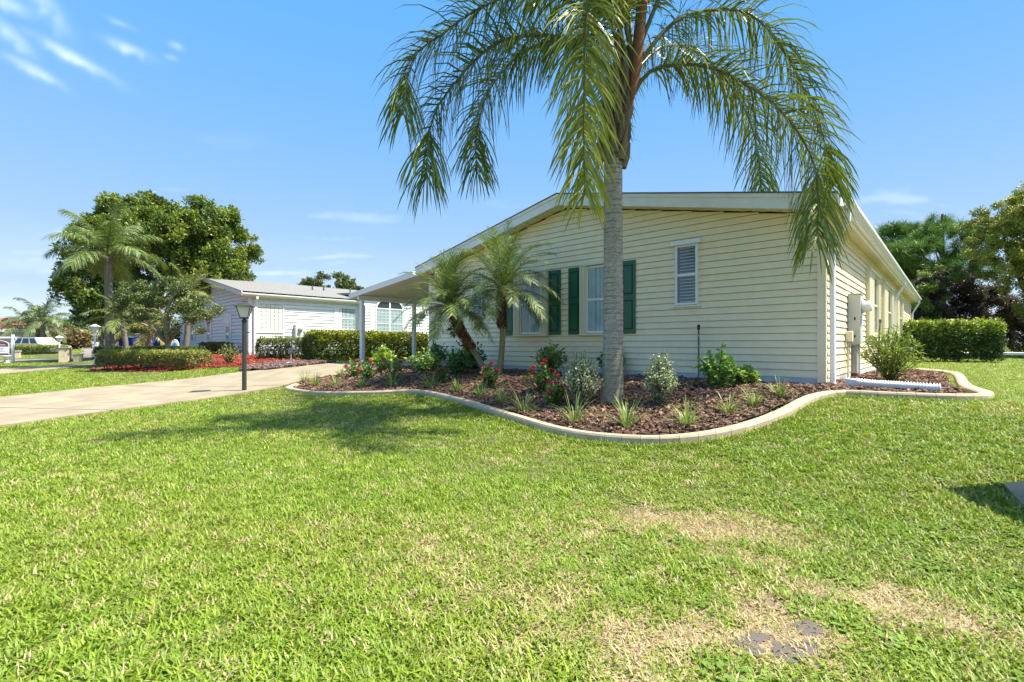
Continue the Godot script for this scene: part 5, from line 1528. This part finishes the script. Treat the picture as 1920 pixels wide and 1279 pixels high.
	# hedges
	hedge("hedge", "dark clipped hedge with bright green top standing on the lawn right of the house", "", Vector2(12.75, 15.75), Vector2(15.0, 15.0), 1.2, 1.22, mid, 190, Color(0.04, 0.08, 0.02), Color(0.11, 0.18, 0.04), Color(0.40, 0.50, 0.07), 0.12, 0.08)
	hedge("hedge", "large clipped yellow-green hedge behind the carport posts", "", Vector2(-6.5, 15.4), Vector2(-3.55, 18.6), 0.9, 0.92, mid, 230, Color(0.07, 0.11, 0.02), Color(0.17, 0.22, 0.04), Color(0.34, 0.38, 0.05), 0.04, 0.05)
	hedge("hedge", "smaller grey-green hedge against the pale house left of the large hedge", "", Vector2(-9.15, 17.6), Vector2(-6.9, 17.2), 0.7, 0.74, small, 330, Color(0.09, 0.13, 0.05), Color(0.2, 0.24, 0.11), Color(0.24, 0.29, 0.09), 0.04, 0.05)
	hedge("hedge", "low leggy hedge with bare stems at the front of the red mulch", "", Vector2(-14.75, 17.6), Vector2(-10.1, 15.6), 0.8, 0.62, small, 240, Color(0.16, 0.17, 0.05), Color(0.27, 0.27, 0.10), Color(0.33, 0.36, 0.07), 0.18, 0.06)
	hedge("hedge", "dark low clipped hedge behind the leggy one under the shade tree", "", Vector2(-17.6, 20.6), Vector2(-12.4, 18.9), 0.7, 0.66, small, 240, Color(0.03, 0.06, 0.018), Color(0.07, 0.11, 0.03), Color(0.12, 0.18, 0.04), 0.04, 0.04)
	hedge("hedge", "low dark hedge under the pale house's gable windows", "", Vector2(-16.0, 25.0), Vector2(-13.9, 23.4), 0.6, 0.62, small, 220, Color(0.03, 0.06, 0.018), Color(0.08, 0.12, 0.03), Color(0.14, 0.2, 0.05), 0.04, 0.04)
	hedge("hedge", "bright clipped hedge across the street before the silver car", "", Vector2(-43.2, 41.8), Vector2(-37.8, 40.6), 0.9, 0.8, mid, 90, Color(0.12, 0.16, 0.03), Color(0.24, 0.28, 0.05), Color(0.36, 0.40, 0.06), 0.04, 0.06)
	shrub("box_shrub", "small twiggy shrub alone in the red mulch by the house corner", "", G(-9.55, 16.2, 0.03), 0.42, 0.68, 34, 22, 0.06, 0.03, Color(0.16, 0.19, 0.05), Color(0.30, 0.33, 0.09))
	# left palms
	var tw := [Vector3(0, -0.1, 0), Vector3(0.02, 2.2, 0), Vector3(-0.05, 4.6, 0)]
	var tr := []
	for k in 16: tr.append(lerpf(0.17, 0.13, k / 15.0) + 0.006 * (k % 2))
	palm("tall_palm", "tall pale-trunked palm with plumy fronds before the big shade tree", "", G(-16.8, 20.0), tw, tr, 16, 2.15, 0.6, 0.02, 120, Color(0.10, 0.17, 0.045), Color(0.27, 0.34, 0.11), -0.35, 1.35, 1.5, 1.5)
	palm("small_palm", "yellowish feathery palm showing above the small twisted tree", "", G(-13.1, 19.2), [Vector3(0, 0, 0), Vector3(0.1, 1.2, 0), Vector3(0.15, 2.55, 0)], [0.1, 0.1, 0.1, 0.1, 0.1, 0.1, 0.09, 0.09, 0.09, 0.09, 0.09, 0.09, 0.09, 0.09, 0.09, 0.09], 16, 1.35, 0.3, 0.018, 50, Color(0.13, 0.18, 0.05), Color(0.30, 0.33, 0.11), -0.2, 1.4, 1.6, 0.9)
	palm("leaning_palm", "low arching palm left of the small twisted tree", "", G(-16.0, 19.4), [Vector3(0.5, 0, 0), Vector3(0.4, 0.9, 0), Vector3(0.2, 1.9, 0)], [0.1, 0.1, 0.1, 0.1, 0.1, 0.1, 0.09, 0.09, 0.09, 0.09, 0.09, 0.09, 0.09, 0.09, 0.09, 0.09], 13, 1.35, 0.32, 0.02, 46, Color(0.10, 0.17, 0.04), Color(0.25, 0.31, 0.09), -0.2, 1.3, 1.7, 0.9)
	palm("drooping_palm", "small palm with yellowing drooping fronds under the shade tree", "", G(-18.2, 24.0), [Vector3(0, 0, 0), Vector3(0, 0.5, 0), Vector3(0.0, 1.25, 0)], [0.12, 0.12, 0.12, 0.12, 0.12, 0.12, 0.12, 0.12, 0.12, 0.12, 0.12, 0.12, 0.12, 0.12, 0.12, 0.12], 12, 1.6, 0.35, 0.024, 44, Color(0.14, 0.17, 0.03), Color(0.36, 0.30, 0.07), -0.4, 1.2, 2.0, 1.0)
	var pr := []
	for k in 16: pr.append(0.2)
	for q in [[-49.0, 50.0, 3.2, 3.4, "wide weeping palm at the far left across the street"], [-53.5, 53.0, 2.9, 3.2, "weeping palm at the picture's left edge beside the red-roofed house"], [-65.0, 72.0, 3.2, 3.0, "distant palm beyond the blue cars"], [-54.0, 63.0, 2.6, 2.6, "distant palm just left of the shade tree's lowest leaves"]]:
		palm("street_palm", q[4], "palms across the street", G(q[0], q[1]), [Vector3(0, 0, 0), Vector3(0.1, q[2] * 0.5, 0), Vector3(0, q[2], 0)], pr, 14, q[3], 0.75, 0.06, 46, Color(0.09, 0.14, 0.05), Color(0.22, 0.27, 0.12), -0.4, 1.3, 1.9, 1.6)

func across_the_street() -> void:
	var big := spray(10, 0.45, 0.42, 0.2)
	for q in [[-62.0, 66.0, 3.0, 2.4, 0, "rounded green tree behind the silver car"], [-70.0, 82.0, 5.0, 3.4, 0, "broad green tree on the skyline left of the distant palm"], [-56.0, 60.0, 2.2, 2.0, 1, "brownish flowering shrub tree behind the weeping palm"], [-80.0, 104.0, 6.0, 4.0, 0, "far green tree on the skyline behind the blue cars"], [-72.0, 100.0, 5.0, 3.6, 0, "far treetop right of the distant palm"], [-66.0, 92.0, 5.5, 3.6, 0, "far treetop behind the white fence"], [-58.0, 88.0, 5.0, 3.4, 0, "far treetop seen under the shade tree"], [-50.0, 80.0, 5.5, 3.8, 0, "far tree mass behind the twisted tree's stems"], [-40.0, 74.0, 5.0, 4.0, 0, "far tree behind the pale house's left end"], [-95.0, 100.0, 5.5, 3.6, 0, "far tree behind the red-roofed house"], [-110.0, 104.0, 5.5, 3.6, 0, "far tree at the left end of the skyline"]]:
		var h: float = q[2]
		var w: float = q[3]
		tree("street_tree", q[5], "trees across the street", G(q[0], q[1]), 0.2, Vector3(0, h * 0.3, 0), [Vector3(0, h * 0.8, 0), Vector3(w * 0.5, h * 0.6, 0)], [[Vector3(0, h * 0.62, 0), Vector3(w, h * 0.42, w)], [Vector3(w * 0.7, h * 0.45, 0), Vector3(w * 0.6, h * 0.4, w * 0.6)], [Vector3(-w * 0.7, h * 0.4, 0), Vector3(w * 0.7, h * 0.38, w * 0.6)]], 70, 12, 0.7, big, [Color(0.06, 0.11, 0.025), Color(0.14, 0.10, 0.05)][q[4]], [Color(0.2, 0.28, 0.06), Color(0.30, 0.24, 0.10)][q[4]])
	# red-roofed house
	var h := thing("red_roofed_house", "white house with reddish roof at the far left edge", "house", G(-61.0, 55.0), 0.5)
	var hb := MB.new()
	hb.bar(Vector3(-7, 0, -5), Vector3(5, 2.6, 5))
	part("wall", hb, M.pale, h)
	var hr := MB.new()
	hr.prism(PackedVector2Array([Vector2(-7.6, 2.5), Vector2(5.6, 2.5), Vector2(1.5, 4.1), Vector2(-3.5, 4.1)]), -5.6, 5.6)
	part("roof", hr, mat(lin(0.38, 0.17, 0.11), 0.9, M.grit, 1.0), h)
	var hf := MB.new()
	hf.bar(Vector3(-7.7, 2.3, 5.6), Vector3(5.7, 2.62, 5.7)); hf.bar(Vector3(5.6, 2.3, -5.6), Vector3(5.7, 2.62, 5.6))
	part("fascia_board", hf, M.white_trim, h)
	for x in [-4.5, -1.0, 2.5]: window(h, Transform3D(Basis(), Vector3(x, 0.9, 5.0)), 1.2, 1.2, M.white_trim, "dark", 0.08)
	# cars
	car("parked_car", "silver estate car parked behind the bright hedge across the street", G(-43.3, 44.0), -0.15, mat(lin(0.50, 0.52, 0.54), 0.25), 4.7, 1.55)
	car("parked_car", "left blue car parked far down the street", G(-120.0, 128.0), 0.3, mat(lin(0.05, 0.17, 0.42), 0.25), 4.6, 1.5)
	car("parked_car", "right blue car parked far down the street", G(-117.0, 130.0), 0.3, mat(lin(0.04, 0.2, 0.5), 0.25), 4.6, 1.5)
	car("pickup_truck", "deep blue pickup truck parked behind the small twisted tree", G(-22.9, 32.3), 0.75, mat(lin(0.02, 0.06, 0.36), 0.2), 5.6, 1.95, true)
	# estate agent's sign
	var s := thing("house_sign", "hanging estate sign with burgundy arched top on a white post", "sign", G(-26.74, 25.71), 0.35)
	var p := MB.new()
	p.cbox(Vector3(0, 0.72, 0), Vector3(0.11, 1.55, 0.11), 0.012)
	p.bar(Vector3(-1.25, 1.30, -0.035), Vector3(0.32, 1.39, 0.035))
	part("post", p, M.white_trim, s)
	var ch := MB.new()
	for x in [-1.0, -0.3]: ch.tube([Vector3(x, 1.3, 0), Vector3(x, 1.2, 0)], [0.008, 0.008], 5)
	part("hanger", ch, M.dark_metal, s)
	var face := MB.new()
	var ol := PackedVector2Array([Vector2(-1.15, 0.38), Vector2(-0.15, 0.38), Vector2(-0.15, 0.98)])
	for k in 9:
		var a := PI * k / 8.0
		ol.append(Vector2(-0.65 + cos(a) * 0.5, 0.98 + sin(a) * 0.22))
	ol.append(Vector2(-1.15, 0.98))
	face.prism(ol, -0.015, 0.015)
	var fc := part("panel", face, M.white_trim, s)
	var bt := MB.new()
	var o2 := PackedVector2Array([Vector2(-1.12, 0.86), Vector2(-0.18, 0.86)])
	for k in 9:
		var a := PI * k / 8.0
		o2.append(Vector2(-0.65 + cos(a) * 0.47, 0.98 + sin(a) * 0.19))
	bt.prism(o2, 0.016, 0.019)
	bt.bar(Vector3(-1.12, 0.41, 0.016), Vector3(-0.18, 0.5, 0.019))
	part("banner", bt, mat(lin(0.13, 0.055, 0.075), 0.5), fc)
	var tx := MB.new()
	for q in [[-0.95, 0.76, 0.6, 0.035], [-0.9, 0.68, 0.5, 0.03], [-0.98, 0.6, 0.66, 0.03]]: tx.bar(Vector3(q[0], q[1], 0.016), Vector3(q[0] + q[2], q[1] + q[3], 0.018))
	part("lettering", tx, mat(lin(0.35, 0.34, 0.38), 0.6), fc)
	var ty := MB.new()
	ty.bar(Vector3(-1.0, 0.93, 0.0195), Vector3(-0.3, 0.97, 0.021)); ty.cbox(Vector3(-0.65, 1.06, 0.0205), Vector3(0.1, 0.1, 0.002), 0.0005)
	part("lettering", ty, mat(lin(0.6, 0.5, 0.52), 0.6), fc)
	var pl := thing("planter", "white urn planter with a small plant at the foot of the sign post", "planter", G(-25.9, 24.6))
	var pu := MB.new()
	pu.lathe([[0.0, 0.0], [0.13, 0.0], [0.13, 0.05], [0.06, 0.1], [0.07, 0.18], [0.17, 0.36], [0.19, 0.40], [0.16, 0.40], [0.1, 0.34], [0.0, 0.34]], 14)
	part("urn", pu, M.white_trim, pl)
	part("plant", tuft(40, 0.28, 0.03, Color(0.08, 0.16, 0.04), Color(0.2, 0.3, 0.08)), M.leaf, pl)
	# masonry mailbox pillars
	for q in [[-23.2, 24.9, 0.42, 0.78, "taller tan masonry mailbox pillar beside the street"], [-22.6, 25.0, 0.34, 0.42, "short tan masonry block touching the taller mailbox pillar"], [-33.3, 32.3, 0.3, 0.5, "small tan pillar behind the sign post across the street"]]:
		var t := thing("mailbox_pillar", q[4], "pillar", G(q[0], q[1]), 0.5)
		var m1 := MB.new()
		m1.cbox(Vector3(0, q[3] / 2 - 0.03, 0), Vector3(q[2], q[3] + 0.06, q[2]), 0.02)
		part("shaft", m1, M.tan_stucco, t)
		var m2 := MB.new()
		m2.cbox(Vector3(0, q[3] + 0.02, 0), Vector3(q[2] + 0.07, 0.05, q[2] + 0.07), 0.012)
		part("cap", m2, M.tan_stucco, t)
	lamp_post("lamp_post", "white lamp post beside the narrow path at the red mulch's left end", G(-18.85, 21.69), 1.85, false)
	lamp_post("lamp_post", "farther white lamp post across the street near the mailbox pillars", G(-29.49, 31.26), 1.5, false)
	# white fence and street sign
	var fn := thing("picket_fence", "white picket fence far down the street beside the blue cars", "fence", G(-83.0, 93.0), 0.75)
	for k in 12:
		var pk := MB.new()
		pk.bar(Vector3(k * 0.32, 0.1, -0.02), Vector3(k * 0.32 + 0.14, 1.5, 0.02))
		part("picket", pk, M.white_trim, fn)
	var rl := MB.new()
	rl.bar(Vector3(-0.1, 0.4, -0.06), Vector3(3.9, 0.5, -0.021)); rl.bar(Vector3(-0.1, 1.2, -0.06), Vector3(3.9, 1.3, -0.021))
	part("rail", rl, M.white_trim, fn)
	var wh := thing("white_house", "pale house far down the street beside the picket fence", "house", G(-78.0, 97.0), 0.75)
	var wb := MB.new()
	wb.bar(Vector3(0, 0, -4), Vector3(9, 2.5, 4))
	part("wall", wb, M.pale, wh)
	var wr := MB.new()
	wr.prism(PackedVector2Array([Vector2(-0.5, 2.5), Vector2(9.5, 2.5), Vector2(6.5, 3.5), Vector2(2.5, 3.5)]), -4.5, 4.5)
	part("roof", wr, M.shingle_grey, wh)
	for x in [1.5, 4.5]: window(wh, Transform3D(Basis(), Vector3(x, 0.9, 4.0)), 1.3, 1.2, M.white_trim, "dark", 0.09)
	# small oval board by the pickup
	var ob := thing("oval_board", "small white and blue oval board standing by the twisted tree", "sign", G(-14.4, 20.5), 0.2)
	var om := MB.new()
	om.xf = Transform3D(Basis(Vector3.RIGHT, PI / 2).scaled(Vector3(0.6, 1, 1)), Vector3(0, 0.62, 0))
	om.lathe([[0.0, -0.02], [0.26, -0.02], [0.28, 0.0], [0.26, 0.02], [0.0, 0.02]], 20)
	part("board", om, M.white_trim, ob)
	var oc := MB.new()
	oc.xf = Transform3D(Basis(Vector3.RIGHT, PI / 2).scaled(Vector3(0.6, 1, 1)), Vector3(0, 0.62, 0.012))
	oc.lathe([[0.0, 0.018], [0.15, 0.018], [0.15, 0.012]], 18)
	part("centre", oc, mat(lin(0.05, 0.3, 0.5), 0.4), ob)
	var os := MB.new()
	os.tube([Vector3(0, 0, 0), Vector3(0, 0.4, 0)], [0.015, 0.015], 6)
	part("stake", os, M.white_trim, ob)
	for q in [[-10.8, 22.4, "thin dark sprinkler riser before the pale house's gable wall"], [-14.6, 25.6, "dark sprinkler riser under the pale house's gable window"]]:
		var r := MB.new()
		r.tube([Vector3(0, 0, 0), Vector3(0.0, 0.85, 0)], [0.018, 0.016], 6)
		r.lathe([[0.03, 0.83], [0.03, 0.9], [0.0, 0.9]], 8)
		single("sprinkler_riser", r, M.black_metal, q[2], "sprinkler", G(q[0], q[1]))

func _ready() -> void:
	rng.seed = 20240
	noise.seed = 3; noise.frequency = 0.05
	sky_and_camera()
	materials()
	M.palm_leaf = leafmat(0.3, 0.45)
	ground()
	edging()
	yellow_house()
	carport()
	neighbour_house()
	main_palm()
	date_palm("date palm leaning left with rusty orange trunk and fern clumps", G(-0.42, 8.85), [Vector3(0.05, -0.1, 0), Vector3(-0.22, 0.38, 0.0), Vector3(-0.44, 0.72, 0.02), Vector3(-0.62, 1.06, 0.05), Vector3(-0.72, 1.30, 0.05)], true)
	date_palm("upright date palm with mossy trunk right of the leaning one", G(-0.2, 8.75), [Vector3(-0.06, -0.1, 0), Vector3(0.0, 0.35, 0.0), Vector3(0.03, 0.8, 0.0), Vector3(0.0, 1.2, 0.0), Vector3(0.03, 1.60, 0.0)], false)
	ferns("bright green fern clumps growing on the leaning date palm's trunk", G(-0.42, 8.85), [Vector3(-0.72, 0.86, 0.08), Vector3(-0.64, 0.75, 0.08), Vector3(-0.52, 1.02, 0.05), Vector3(-0.52, 0.58, 0.08), Vector3(-0.40, 0.50, 0.05), Vector3(-0.68, 0.80, 0.0)])
	trees()
	bed_plants()
	small_things()
	lawn()
	across_the_street()
